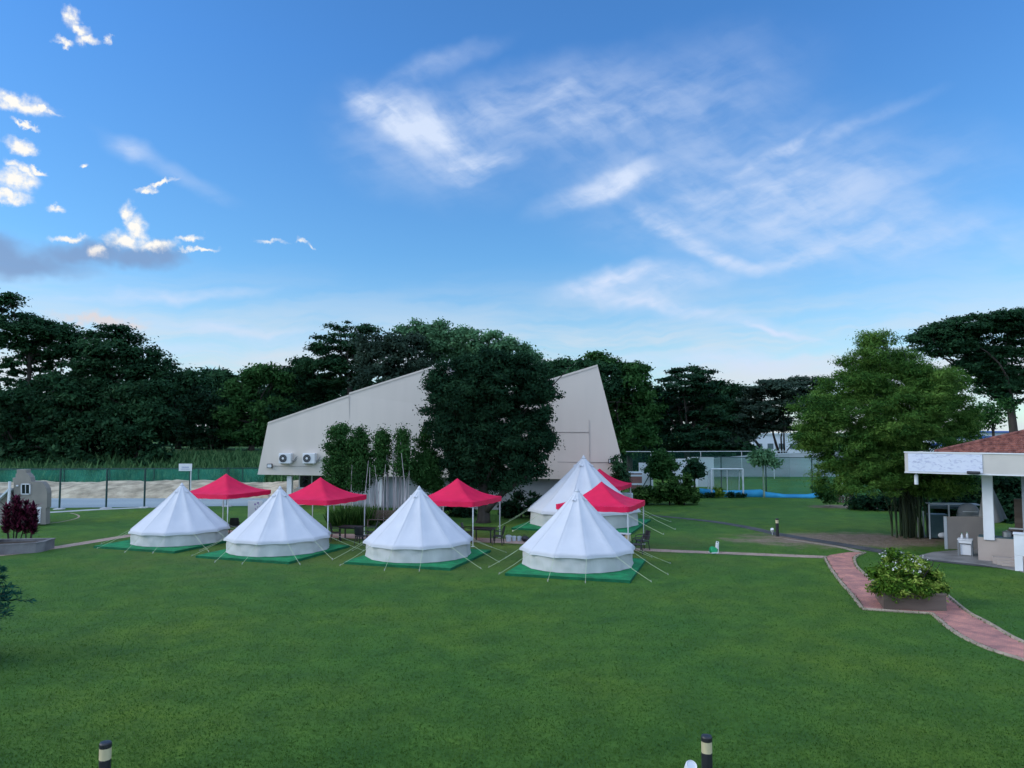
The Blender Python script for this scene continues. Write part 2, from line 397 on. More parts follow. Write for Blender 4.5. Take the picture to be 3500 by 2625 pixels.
def brickmat():
    m, t = newmat('pink_pavers'); N = t.nodes.new; L = t.links.new
    b = N('ShaderNodeBsdfPrincipled'); b.inputs['Roughness'].default_value = .85; b.inputs['Specular IOR Level'].default_value = .15
    tcn = N('ShaderNodeTexCoord'); mp = N('ShaderNodeMapping'); mp.inputs[2].default_value = (0, 0, R(35)); L(tcn.outputs['Object'], mp.inputs[0])
    br = N('ShaderNodeTexBrick'); br.inputs['Scale'].default_value = 4.6; br.inputs['Mortar Size'].default_value = .022
    br.inputs['Color1'].default_value = (.54, .235, .19, 1); br.inputs['Color2'].default_value = (.42, .20, .17, 1); br.inputs['Mortar'].default_value = (.28, .18, .145, 1)
    br.inputs['Bias'].default_value = -.1; L(mp.outputs[0], br.inputs['Vector'])
    nz = N('ShaderNodeTexNoise'); nz.inputs['Scale'].default_value = 1.7; nz.inputs['Detail'].default_value = 7; L(tcn.outputs['Object'], nz.inputs['Vector'])
    r = N('ShaderNodeValToRGB'); r.color_ramp.elements[0].position = .33; r.color_ramp.elements[0].color = (.62, .66, .74, 1); r.color_ramp.elements[1].position = .68; r.color_ramp.elements[1].color = (1.25, 1.18, 1.12, 1)
    L(nz.outputs['Fac'], r.inputs[0])
    mx = N('ShaderNodeMix'); mx.data_type = 'RGBA'; mx.blend_type = 'MULTIPLY'; mx.inputs[0].default_value = 1
    L(br.outputs['Color'], mx.inputs[6]); L(r.outputs[0], mx.inputs[7]); L(mx.outputs[2], b.inputs['Base Color'])
    bp = N('ShaderNodeBump'); bp.inputs['Strength'].default_value = .5; bp.inputs['Distance'].default_value = .01; L(br.outputs['Fac'], bp.inputs['Height']); bp.invert = True
    L(bp.outputs[0], b.inputs['Normal']); out(t, b.outputs[0]); return m

M = dict(
    lawn=lawnmat(), brick=brickmat(),
    edging=pm('path_edging', (.36, .29, .22), (.24, .195, .15), 3.0, .9, .3),
    sandpath=pm('sandy_paving', (.40, .29, .235), (.27, .195, .16), 2.0, .9, .3, 20),
    asphalt=pm('dark_drain', (.045, .048, .05), (.085, .085, .085), 1.5, .85, .3, 14),
    concrete=pm('pale_concrete', (.42, .44, .43), (.30, .32, .32), .8, .85, .2, 10),
    road=pm('blue_grey_road', (.25, .31, .34), (.33, .39, .41), .25, .7, .1, 8, stretch=(.3, 1, 1)),
    paving=pm('grey_paving', (.16, .155, .15), (.26, .25, .24), 1.2, .85, .25, 12),
    sand=pm('sandy_spoil', (.54, .465, .335), (.23, .195, .135), .9, .95, .5, 3.0, detail=8, lo=.36, hi=.66),
    bank=pm('rough_grass', (.03, .095, .028), (.07, .15, .04), .5, .9, .6, 5, detail=8),
    wallpaint=pm('beige_render', (.59, .54, .485), (.562, .516, .466), .8, .8, .05, 30, detail=8, stretch=(1.3, 1.3, .16)),
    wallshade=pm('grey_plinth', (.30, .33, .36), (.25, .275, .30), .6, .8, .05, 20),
    canvas=pm('white_canvas', (.62, .64, .68), (.57, .595, .64), 1.1, .85, .30, 2.6, trans=.10),
    canvaswall=pm('cream_canvas', (.56, .57, .55), (.475, .49, .48), 1.3, .85, .6, 5, stretch=(1, 1, .35), trans=.06),
    turf=pm('green_mat', (.008, .230, .078), (.006, .130, .046), 2.2, .85, .25, 40),
    turfedge=pm('green_mat_edge', (.006, .13, .055), (.004, .085, .036), 2.0, .85, .2, 30),
    rope=pm('pale_rope', (.46, .55, .36), None, 4, .8),
    peg=pm('steel_peg', (.35, .36, .36), None, 4, .4, metal=.8),
    red=pm('crimson_canopy', (.84, .012, .090), (.72, .009, .072), 1.2, .62, .12, 5, trans=.20),
    steel=pm('white_steel', (.62, .66, .68), (.52, .56, .58), 2, .4, spec=.5),
    white=pm('white_paint', (.70, .72, .74), (.62, .64, .66), 1.2, .6, .04),
    black=pm('black_plastic', (.012, .012, .016), (.02, .02, .024), 3, .45, spec=.5),
    darkwood=pm('dark_timber', (.095, .070, .054), (.16, .125, .10), 2.2, .7, .2, 12, stretch=(.2, 1, 1)),
    bark=pm('dark_bark', (.024, .020, .017), (.050, .044, .037), 2.0, .95, .8, 8, stretch=(1, 1, .3)),
    palebark=pm('pale_bark', (.52, .49, .50), (.28, .265, .28), 3.0, .9, .5, 10, stretch=(1, 1, .3)),
    cane=pm('bamboo_cane', (.012, .024, .011), (.040, .060, .024), 2.0, .6, .2, 6, stretch=(1, 1, .25)),
    glass=pm('dark_glass', (.012, .018, .024), None, 2, .12, spec=.6),
    stone=pm('grey_stone', (.13, .125, .13), (.20, .195, .195), 1.6, .85, .4, 9),
    gatehouse=pm('taupe_render', (.27, .25, .215), (.21, .20, .18), .9, .85, .1, 15, detail=7),
    tile=None, banner=None,
    tarp=pm('grey_tarpaulin', (.24, .26, .27), (.17, .185, .195), 1.4, .7, .4, 5, stretch=(1, 1, .3)),
    greencloth=netmat('green_shade_cloth', (.035, .23, .165), .50),
    greennet=netmat('green_fence_mesh', (.02, .22, .16), .32),
    wiremesh=netmat('wire_mesh', (.03, .12, .10), .13),
    goalnet=netmat('grey_net', (.30, .33, .33), .22),
    darkpost=pm('dark_green_post', (.012, .045, .040), (.02, .06, .055), 2, .5),
    blue=pm('blue_sheet', (.012, .20, .40), (.03, .32, .55), .6, .55, .3, 4),
    panel=pm('pale_hoarding', (.58, .64, .68), (.50, .56, .60), .5, .6, .05),
    greywall=pm('grey_boundary_wall', (.42, .46, .48), (.33, .37, .39), .4, .85, .1, 6, stretch=(.4, 1, 3)),
    farwhite=pm('far_white_wall', (.62, .66, .72), (.55, .60, .66), .3, .7),
    farblue=pm('far_blue_band', (.05, .13, .42), None, .5, .7),
    cream=pm('cream_band', (.62, .55, .34), (.52, .46, .29), 3, .6),
    lampglass=pm('frosted_lamp', (.58, .50, .30), (.50, .44, .28), 4, .4),
    beige=pm('beige_wall', (.42, .355, .31), (.36, .31, .275), .9, .8, .08, 14),
    bluegreen=pm('tinted_panel', (.035, .075, .085), (.07, .12, .13), 1.0, .35, spec=.5),
    hose=pm('green_plastic', (.03, .40, .16), None, 3, .5),
)
LM = dict(
    dark=leafmat('dark_leaves', (.008, .030, .014), (.016, .054, .024), (.034, .094, .038)),
    deep=leafmat('deep_leaves', (.006, .024, .012), (.012, .042, .020), (.026, .074, .033)),
    mid=leafmat('mid_leaves', (.014, .050, .014), (.028, .088, .024), (.058, .145, .040)),
    fresh=leafmat('fresh_leaves', (.045, .115, .055), (.080, .190, .090), (.140, .290, .140)),
    grey=leafmat('dusty_leaves', (.018, .038, .026), (.032, .060, .042), (.055, .092, .062)),
    bamboo=leafmat('bamboo_leaves', (.020, .066, .014), (.056, .134, .024), (.125, .230, .046)),
    hedge=leafmat('hedge_leaves', (.016, .048, .012), (.036, .092, .020), (.085, .165, .040)),
    yellow=leafmat('yellow_green_leaves', (.020, .062, .010), (.095, .190, .020), (.36, .44, .09)),
    plum=leafmat('plum_leaves', (.016, .006, .012), (.060, .012, .030), (.22, .040, .085)),
    needle=leafmat('blue_green_needles', (.006, .040, .032), (.012, .072, .055), (.030, .120, .080)),
    petal=leafmat('white_petals', (.55, .55, .50), (.70, .70, .64), (.80, .80, .75), .1),
    grass=leafmat('grass_blades', (.044, .104, .018), (.058, .132, .023), (.082, .165, .031), .35),
    reed=leafmat('reed_leaves', (.026, .080, .030), (.050, .130, .048), (.10, .195, .075)),
)

s = MB(); s.add([(-700, -120, 0), (700, -120, 0), (700, 1500, 0), (-700, 1500, 0)], [(0, 1, 2, 3)])
tag(s.build('lawn', M['lawn']), kind='structure')
s = MB(); s.grid(lambda u, v: ((-110 + 114 * u), 80 + 80 * v, hz_(-110 + 114 * u, 80 + 80 * v) - .02), 60, 60)
tag(s.build('grass_bank', M['bank'], smooth=True), kind='structure')

def sheet(name, pts, m, z, th=0.0):
    """flat paving from an outline given as photo points lying on the ground"""
    a = [G(px, py) for px, py in pts]; a = [Vector((p.x, p.y, z)) for p in a]
    b = MB()
    b.prism([p - Vector((0, 0, .08)) for p in a], (0, 0, .08))
    return tag(b.build(name, m), kind='structure')
def strip(name, line, wid, m, z):
    """paved strip along a centre line of photo points; widths in metres"""
    P = [G(px, py) for px, py in line]; Lp, Rp = [], []
    if not isinstance(wid, (list, tuple)): wid = [wid] * len(P)
    Q = []; Wd = []
    for i in range(len(P) - 1):
        for j in range(4):
            tt = j / 4; p0 = P[max(i - 1, 0)]; p1 = P[i]; p2 = P[i + 1]; p3 = P[min(i + 2, len(P) - 1)]
            Q.append(.5 * ((2 * p1) + (p2 - p0) * tt + (2 * p0 - 5 * p1 + 4 * p2 - p3) * tt ** 2 + (3 * p1 - p0 - 3 * p2 + p3) * tt ** 3)); Wd.append(wid[i] + (wid[i + 1] - wid[i]) * tt)
    Q.append(P[-1]); Wd.append(wid[-1])
    b = MB(); vs = []
    for i, p in enumerate(Q):
        d = (Q[min(i + 1, len(Q) - 1)] - Q[max(i - 1, 0)]).normalized(); n = Vector((-d.y, d.x, 0)) * Wd[i] / 2
        vs += [(p.x + n.x, p.y + n.y, z), (p.x - n.x, p.y - n.y, z)]
    b.add(vs, [(2 * i, 2 * i + 1, 2 * i + 3, 2 * i + 2) for i in range(len(Q) - 1)])
    return tag(b.build(name, m), kind='structure')

def smooth_px(pts, k_=5):
    o = []
    for i in range(len(pts) - 1):
        p0, p1, p2, p3 = [np.array(pts[j], float) for j in (max(i - 1, 0), i, i + 1, min(i + 2, len(pts) - 1))]
        for j in range(k_):
            t_ = j / k_; o.append(tuple(.5 * (2 * p1 + (p2 - p0) * t_ + (2 * p0 - 5 * p1 + 4 * p2 - p3) * t_ ** 2 + (3 * p1 - p0 - 3 * p2 + p3) * t_ ** 3)))
    return o + [tuple(pts[-1])]
OUTER = smooth_px([(2818, 1905), (2832, 1933), (2868, 1984), (2909, 2031), (2950, 2084)]) + [(3186, 2100)] + smooth_px([(3186, 2100), (3267, 2165), (3373, 2218), (3500, 2259), (3700, 2325), (4300, 2500), (5000, 2680)])
INNER = smooth_px([(2958, 1890), (2926, 1903), (2921, 1915), (2930, 1938), (2954, 1962), (2986, 1990)]) + [(2992, 1996), (3236, 2036)] + smooth_px([(3241, 2039), (3312, 2096), (3373, 2128), (3500, 2198), (3700, 2270), (4300, 2440), (5000, 2600)])
sheet('brick_path', [(2840, 1897)] + OUTER + INNER[::-1] + [(2900, 1888)], M['brick'], .012)
def edge_strip(pts):
    b = MB(); P = [G(x, y) for x, y in pts]
    b.tube([(p.x, p.y, .005) for p in P], .07, 6); return b
eb = edge_strip(OUTER); e2 = edge_strip(INNER); eb.add(e2.v, e2.f)
tag(eb.build('path_edging', M['edging']), kind='structure')
strip('garden_path', [(2830, 1905), (2560, 1894), (2380, 1887), (2240, 1881), (2060, 1872), (1900, 1860), (1740, 1850), (1500, 1842), (1300, 1836), (1120, 1830), (900, 1822), (700, 1815), (520, 1822), (400, 1838), (260, 1861), (130, 1881), (40, 1893), (-120, 1908)],
      [.75, .75, .75, .8, 1.0, 1.3, 1.5, 1.7, 1.8, 1.5, 1.1, .9, .9, .85, .85, .8, .8, .8], M['sandpath'], .008)
strip('drain_channel', [(2225, 1762), (2330, 1772), (2440, 1784), (2540, 1800), (2640, 1822), (2740, 1840), (2840, 1856), (2960, 1876), (3080, 1897), (3200, 1915), (3330, 1930), (3470, 1944)], [.5, .6, .75, .8, .85, .9, .95, 1.0, 1.0, .95, .8, .7], M['asphalt'], .016)
strip('gravel_edge', [(2940, 1888), (2880, 1872), (2780, 1856), (2680, 1842)], [.5, .4, .3, .2], M['edging'], .010)
sheet('paved_apron', [(3120, 1905), (3190, 1888), (3310, 1878), (3470, 1880), (3620, 1990), (3480, 1952), (3330, 1928), (3220, 1918)], M['paving'], .024)
strip('concrete_path', [(-80, 1763), (160, 1752), (330, 1742), (540, 1733), (760, 1724), (1000, 1716)], [1.0, 1.0, .9, .9, .8, .8], M['concrete'], .010)
strip('garden_kerb', [(150, 1792), (210, 1784), (262, 1772), (268, 1762), (240, 1754)], .13, M['edging'], .014)
a, b = G(-400, 1742), G(1000, 1728); c_, d_ = G(1000, 1694), G(-400, 1704)
r_ = MB(); r_.add([(p.x, p.y, .012) for p in (a, b, c_, d_)], [(0, 1, 2, 3)]); tag(r_.build('service_road', M['road']), kind='structure')
rng = np.random.default_rng(3)
from mathutils import noise as mnoise
def sand_pt(u, v):
    x = -75 + 66 * u; y = 65.5 + 12 * v
    h = 1.05 * math.sin(math.pi * min(1, v * 1.1)) ** .7 * (1 + .35 * mnoise.noise((x * .18, 3.1, 0)))
    h += .18 * math.sin(math.pi * v) * mnoise.noise((x * .55, y * .55, 1)) + .12 * math.sin(math.pi * v) * mnoise.noise((x * 1.3, y * 1.3, 4))
    return (x, y, max(0, h) * (1 if u < .9 else (1 - u) * 10) + (.02 if 0 < v < 1 else -.02))
s = MB(); s.grid(sand_pt, 220, 28)
tag(s.build('sand_embankment', M['sand'], smooth=True), kind='structure')

# short blades over the near lawn
rng = np.random.default_rng(11); n = 360000
yy = 12.0 + 40 * rng.uniform(size=n) ** 2.1; xx = (rng.uniform(-1.15, 1.15, n)) * yy
path_poly = [G(x, y) for x, y in OUTER + INNER[::-1]]
PX = np.array([p.x for p in path_poly]); PY = np.array([p.y for p in path_poly])
ins = np.zeros(n, bool); j = len(PX) - 1
for i in range(len(PX)):
    cnd = ((PY[i] > yy) != (PY[j] > yy)) & (xx < (PX[j] - PX[i]) * (yy - PY[i]) / (PY[j] - PY[i] + 1e-9) + PX[i]); ins ^= cnd; j = i
keep = ~ins; xx, yy = xx[keep], yy[keep]; n = len(xx)
hgt = rng.uniform(.010, .024, n) * np.clip((56 - yy) / 26, .25, 1); ang = rng.uniform(0, 2 * math.pi, n); wd = rng.uniform(.006, .014, n)
T = np.stack([np.cos(ang) * hgt * .7, np.sin(ang) * hgt * .7, hgt], 1); Bv = np.stack([-np.sin(ang) * wd, np.cos(ang) * wd, np.zeros(n)], 1)
P = np.stack([xx, yy, hgt * .8], 1)
EX, EY = [], []
for run in (OUTER, INNER):
    q = [G(*p) for p in run]
    for a, c in zip(q, q[1:]):
        for j in range(int((c - a).length * 110)):
            p = a.lerp(c, rng.uniform()); EX.append(p.x + rng.normal() * .045); EY.append(p.y + rng.normal() * .045)
ne = len(EX); eh = rng.uniform(.02, .055, ne); ea = rng.uniform(0, 6.283, ne)
T = np.vstack([T, np.stack([np.cos(ea) * eh * .8, np.sin(ea) * eh * .8, eh], 1)]); Bv = np.vstack([Bv, np.stack([-np.sin(ea) * .012, np.cos(ea) * .012, np.zeros(ne)], 1)]); P = np.vstack([P, np.stack([EX, EY, eh * .7], 1)])
xx = np.concatenate([xx, EX]); yy = np.concatenate([yy, EY]); n = len(xx)
pt = np.array([.5 + .5 * mnoise.noise((float(x) * .55, float(y) * .55, 0)) for x, y in zip(xx[::1], yy[::1])])
tag(leafmesh('grass', P, T, Bv, np.clip(.55 * pt + .45 * rng.uniform(size=n), 0, 1), LM['grass'], None), 'short mown green grass covering the near lawn', 'grass', kind='stuff')
# tall rough grass on the bank behind the green fence
n = 20000; xx = rng.uniform(-78, 2, n); yy = rng.uniform(83, 101, n); zz = np.array([hz_(x, y) for x, y in zip(xx, yy)])
hgt = rng.uniform(.25, .9, n) * (1 + .8 * (rng.uniform(size=n) > .9)); ang = rng.uniform(0, 6.28, n)
T = np.stack([np.cos(ang) * .25 * hgt, np.sin(ang) * .25 * hgt, hgt * .6], 1); Bv = np.stack([np.full(n, .10), np.zeros(n), np.zeros(n)], 1) * rng.uniform(.5, 1.5, (n, 1))
tag(leafmesh('rough_grass', np.stack([xx, yy, zz + hgt * .5], 1), T, Bv, rng.uniform(size=n), LM['reed'], None), 'tall rough grass on the bank behind the green fence', 'grass', kind='stuff')

# ------------------------------------------------------------------ angular hall
YL, YR = 59.0, 54.0            # the long wall stands nearer at its right end
def wallY(px): return YL + (YR - YL) * (px - 884) / (2133 - 884)
def wp(px, py): return at(px, py, wallY(px))
hall = thing('angular_hall', 'pale beige windowless hall with a slanting sawtooth roofline behind the tents', 'building', (at(1500, 1500, 57).x, 57, 0))
H0 = hall.location
backv = Vector((1.0, 15, 0))
def hp(px, py, fwd=0.0): p = wp(px, py) - H0; return p + Vector((-.08, -1, 0)).normalized() * fwd
WALLB = dict(a=(880, 1622), b=(916, 1444), c=(1192, 1350), d=(1194, 1343), e=(1530, 1237), f=(1556, 1396), g=(2042, 1247), h=(2133, 1602), i=(2128, 1640))
s = MB(); s.prism([hp(*WALLB[q]) for q in 'abcdefg'] + [hp(*WALLB['h']), hp(2126, 1641)], backv)
s.build('wall', M['wallpaint'], hall)
# thin coping that follows the roof slopes
s = MB()
for p, q in (('b', 'c'), ('d', 'e'), ('f', 'g')):
    A, B_ = hp(*WALLB[p], .05), hp(*WALLB[q], .05)
    s.prism([A + Vector((0, 0, .02)), B_ + Vector((0, 0, .02)), B_ + Vector((0, 0, -.12)), A + Vector((0, 0, -.12))], Vector((.0, .045, 0)))
s.build('coping', M['wallpaint'], hall)
# recessed ground floor
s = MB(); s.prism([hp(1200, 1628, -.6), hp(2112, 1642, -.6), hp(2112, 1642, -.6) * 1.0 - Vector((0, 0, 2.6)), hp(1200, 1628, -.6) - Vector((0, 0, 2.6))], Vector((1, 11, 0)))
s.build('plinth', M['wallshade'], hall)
def wbox(px0, px1, zt, zb, fwd, th, m, name, parent):
    a_, b_ = hp(px0, 1622, fwd), hp(px1, 1622, fwd); b2 = MB()
    q = [Vector((a_.x, a_.y, zt)), Vector((b_.x, b_.y, zt)), Vector((b_.x, b_.y, zb)), Vector((a_.x, a_.y, zb))]
    b2.prism(q, Vector((th * .08, th, 0))); return b2.build(name, m, parent)
wbox(976, 992, 2.36, -.02, -.3, .35, M['white'], 'pillar', hall)
wbox(1290, 1306, 2.36, -.02, -.3, .35, M['white'], 'pillar', hall)
w = wbox(992, 1140, 2.30, 1.38, -1.9, .12, M['glass'], 'window', hall)
for p in (994, 1038, 1086, 1136): wbox(p - 2, p + 2, 2.31, 1.36, -1.85, .10, M['white'], 'mullion', w)
wbox(985, 1145, 1.36, 1.26, -1.75, .35, M['white'], 'sill', w)
wbox(978, 1300, 1.24, 0, -1.6, .3, M['wallpaint'], 'low_wall', hall)
w = wbox(1990, 2100, 2.2, .9, -.52, .12, M['glass'], 'window', hall)
for p in (1992, 2045, 2098): wbox(p - 2, p + 2, 2.21, .88, -.46, .10, M['wallshade'], 'mullion', w)
# darker joint strips in the render and a slot vent
jm_ = pm('joint_dark', (.32, .30, .285), None, 3, .9); jv_ = pm('joint_faint', (.50, .46, .42), None, 3, .9)
def groove(p, q, t_=.04):
    s = MB()
    A, B_ = hp(*p, .05), hp(*q, .05); n = Vector((0, 0, t_)) if abs(p[1] - q[1]) < abs(p[0] - q[0]) else Vector((t_, 0, 0))
    s.prism([A, B_, B_ + n, A + n], Vector((0, .25, 0))); s.build('joint', jm_ if abs(p[1] - q[1]) < abs(p[0] - q[0]) else jv_, hall)
for p, q in (((1868, 1478), (2012, 1478)), ((1868, 1580), (2092, 1581)), ((2012, 1436), (2014, 1582)), ((918, 1593), (1150, 1597)), ((1192, 1352), (1196, 1470))): groove(p, q)
s = MB(); A, B_ = hp(1200, 1461, .02), hp(1258, 1461, .02); A2, B2 = hp(1200, 1473, .02), hp(1258, 1473, .02); s.prism([A, B_, B2, A2], Vector((0, .1, 0))); s.build('slot_vent', M['glass'], hall)

def flood(px, py, label):
    p = wp(px, py); t = thing('floodlight', label, 'floodlight', (p.x, p.y - .16, p.z), 0, 'floodlights on the hall')
    b2 = MB(); b2.box((0, 0, 0), (.42, .12, .34)); b2.build('housing', M['black'], t, bevel=.02)
    b2 = MB(); b2.box((0, -.065, 0), (.32, .02, .24)); b2.build('lens', M['white'], t)
    b2 = MB(); b2.box((0, .11, -.05), (.08, .12, .2)); b2.build('bracket', M['black'], t)
flood(924, 1592, 'square black floodlight on the hall wall left of the air conditioners')
flood(2088, 1576, 'square black floodlight at the right end of the hall wall')
def aircon(px, py, label):
    p = wp(px, py); t = thing('air_conditioner', label, 'air conditioner', (p.x, p.y - .32, p.z), R(-4), 'air conditioners on the hall wall')
    b2 = MB(); b2.box((0, 0, 0), (.98, .46, .80)); b2.build('casing', M['white'], t, bevel=.03)
    b2 = MB(); b2.lathe([(.001, .012), (.29, .012), (.31, 0), (.31, -.02)], 28); o = b2.build('fan', pm('fan_grey', (.02, .024, .03), (.04, .044, .05), 6, .5), t); o.rotation_euler = (R(90), 0, 0); o.location = (-.14, -.232, .0)
    b2 = MB(); b2.lathe([(.001, .03), (.085, .03), (.1, .014)], 18); c2 = b2.build('hub', M['white'], o)
    b2 = MB()
    for q in (.20, .29): b2.grid(lambda u, v, q=q: ((q + .01 * math.cos(6.283 * v)) * math.cos(6.283 * u), (q + .01 * math.cos(6.283 * v)) * math.sin(6.283 * u), .02 + .008 * math.sin(6.283 * v)), 28, 4, True)
    for q in range(8): a2 = q * math.pi / 4; b2.tube([(.09 * math.cos(a2), .09 * math.sin(a2), .022), (.28 * math.cos(a2), .28 * math.sin(a2), .022)], .006, 4)
    b2.build('grille', M['tarp'], o)
    for x in (-.35, .35): b2 = MB(); b2.box((x, .12, -.44), (.05, .5, .06)); b2.build('bracket', M['steel'], t)
    b2 = MB(); b2.tube([(.49, .1, -.2), (.62, .12, -.18), (.75, .18, .05), (.95, .26, .22)], .03, 6); b2.tube([(.49, .12, -.30), (.66, .14, -.26), (.82, .2, -.05), (1.05, .26, .14)], .022, 6); b2.build('pipe', M['tarp'], t)
aircon(981, 1566, 'white air conditioner beside the floodlight, with a dark round fan')
aircon(1062, 1566, 'white air conditioner nearer the small trees, with a dark round fan')

# ------------------------------------------------------------------ bell tents
NG = 12
def make_tent(label, loc, rz):
    t = thing('bell_tent', label, 'tent', loc, rz, 'white bell tents on the lawn')
    rng_ = np.random.default_rng(5)
    RE, ZE, ZA = 2.58, .66, 3.10
    b2 = MB()
    def roof(u, v):
        g = u * NG; i = math.floor(g) % NG; f = g - math.floor(g); a0, a1 = 2 * math.pi * i / NG, 2 * math.pi * (i + 1) / NG
        r = .035 + (RE - .035) * v; z = ZA + (ZE - ZA) * (v ** .93)
        e = 4 * f * (1 - f)
        x = r * ((1 - f) * math.cos(a0) + f * math.cos(a1)); y = r * ((1 - f) * math.sin(a0) + f * math.sin(a1))
        k_ = 1 - .022 * e * math.sin(math.pi * min(1, v * 1.02)) - .016 * e * v ** 6
        sag = -.055 * e * math.sin(math.pi * v) + .024 * e * v ** 8
        wr = .020 * mnoise.noise((x * 1.4 + i * 7, y * 1.4, z)) * v + .006 * math.sin(26 * v + 5 * f + i) * e * v ** 3
        return (x * k_, y * k_, z + sag + wr - .035 * math.sin(math.pi * v))
    b2.grid(roof, NG * 6, 18, True)
    o = b2.build('roof', M['canvas'], t, smooth=True, solid=.006)
    b2 = MB()
    for i in range(NG):                      # stitched seams stand a little proud
        b2.tube([Vector(roof(i / NG, v)) + Vector((0, 0, .004)) for v in [q / 14 for q in range(1, 15)]], .005, 5)
    b2.build('seam', M['canvas'], o)
    def hem(u, v):
        p = Vector(roof(u, 1.0)); q = p.copy(); q.z -= .075 * v; q.x *= 1 + .004 * v; q.y *= 1 + .004 * v; return q
    b2 = MB(); b2.grid(hem, NG * 6, 1, True); b2.build('hem', M['canvas'], o, smooth=True)
    b2 = MB()
    def wall(u, v):
        a = 2 * math.pi * u; g = u * NG; f = g - math.floor(g); e = 4 * f * (1 - f)
        r = 2.44 - .05 * e + .035 * v * v + .055 * mnoise.noise((math.cos(a) * 5, math.sin(a) * 5, v * 2.0)) * (.3 + v)
        r += .02 * math.sin(g * 9 + 3 * v + 4 * mnoise.noise((a * 3, 0, 0))) * v * .6
        return (r * math.cos(a), r * math.sin(a), (ZE + .01) * (1 - v) + .012)
    b2.grid(wall, NG * 12, 8, True); b2.build('wall', M['canvaswall'], t, smooth=True)
    b2 = MB(); b2.lathe([(.12, ZA - .10), (.085, ZA - .045), (.05, ZA + .02), (.012, ZA + .07)], 12); b2.build('cap', M['canvas'], t, smooth=True)
    for q in range(4):                       # hooded vents below the peak
        a = 2 * math.pi * (q + .5) / 4 + .26; vv = .12; r = RE * vv
        z = ZA + (ZE - ZA) * vv ** .93
        c = Vector((math.cos(a), math.sin(a), 0)); sd = Vector((-math.sin(a), math.cos(a), 0)); dn = (c * RE + Vector((0, 0, ZE - ZA))).normalized(); nn = sd.cross(dn); nn = nn if nn.z > 0 else -nn
        p = c * r + Vector((0, 0, z)); b2 = MB()
        b2.add([p - sd * .09, p + sd * .09, p + dn * .16 + sd * .10 + nn * .01, p + dn * .17 + nn * .07, p + dn * .16 - sd * .10 + nn * .01], [(0, 1, 2, 3), (0, 3, 4)])
        b2.build('vent', M['canvas'], t, solid=.004)
    for i in range(NG):
        if i == 3: continue
        a = 2 * math.pi * i / NG; p0 = Vector((RE * math.cos(a), RE * math.sin(a), ZE - .03)); a2 = a + .06 * (-1) ** i
        ln = 4.05 + .35 * rng_.uniform(-1, 1); p1 = Vector((ln * math.cos(a2), ln * math.sin(a2), -.10))
        b2 = MB(); b2.tube([p0, p0.lerp(p1, .5) + Vector((0, 0, -.03)), p1], .008, 5); g = b2.build('guy_rope', M['rope'], t)
        b2 = MB(); d = (p1 - p0).normalized(); b2.tube([p1 - d * .05 + Vector((0, 0, .05)), p1 + Vector((0, 0, -.06))], .014, 5); b2.build('peg', M['peg'], g)
    for a in (R(90) - .16, R(90) + .16):     # door uprights
        b2 = MB(); r = 2.66; b2.tube([(r * math.cos(a), r * math.sin(a), .0), (r * math.cos(a), r * math.sin(a), .72)], .018, 6); b2.build('door_pole', M['steel'], t)
    return t
MZ = .115
TS = [(626, 40.1, 'white bell tent farthest from the pavilion, in front of the leftmost red canopy'),
      (960, 37.2, 'white bell tent second from the purple-leaved planter, its peak under the air conditioners'),
      (1434, 35.6, 'white bell tent whose peak stands before the pale slender trees'),
      (1972, 33.2, 'nearest white bell tent, overlapping the bigger tent behind it'),
      (1994, 47.6, 'largest white bell tent, pitched behind the front row by the hall')]
spots = [(Vector((at(px, 1500, Y).x, Y, 0))) for px, Y, _ in TS]
t0 = make_tent(TS[0][2], spots[0] + Vector((0, 0, MZ)), R(8))
for (px, Y, lb), p, rz in zip(TS[1:], spots[1:], (R(-4), R(11), R(3), R(9))):
    c = again(t0, lb, p + Vector((0, 0, MZ)), rz)
    c.scale = (1.41, 1.41, 1.35) if Y > 45 else {960: (1.0, 1.0, .98), 1434: (1.01, 1.01, 1.02), 1972: (1.0, 1.0, 1.045)}[px]
t0.scale = (.985, .985, .965)

def make_mat(label, loc, rz, side):
    t = thing('ground_mat', label, 'ground mat', loc, rz, 'green mats under the tents')
    b2 = MB(); h = side / 2
    b2.grid(lambda u, v: ((u * 2 - 1) * h, (v * 2 - 1) * h, MZ + .006 * mnoise.noise((u * 9, v * 9, 0))), 24, 24); b2.build('turf_top', M['turf'], t, smooth=True)
    b2 = MB(); b2.box((0, 0, (MZ - .008) / 2), (side + .01, side + .01, MZ - .008)); b2.build('edge', M['turfedge'], t)
    return t
MATL = ['green mat under the bell tent farthest from the pavilion', 'green mat under the bell tent below the air conditioners', 'green mat under the bell tent before the pale slender trees',
        'green mat under the nearest bell tent, its corner poking out towards the lawn', 'green mat under the largest bell tent behind the front row']
m0 = make_mat(MATL[0], spots[0] + Vector((-.25, -.4, 0)), R(-19), 5.15)
for i in range(1, 5):
    p = spots[i] + Vector(((.0, -.4, 0), (.15, -.35, 0), (.02, -.55, 0), (0, -.3, 0))[i - 1])
    c = again(m0, MATL[i], p, R((-19, -18, -17, -20)[i - 1]))
    if i == 4: c.scale = (1.40, 1.40, 1)

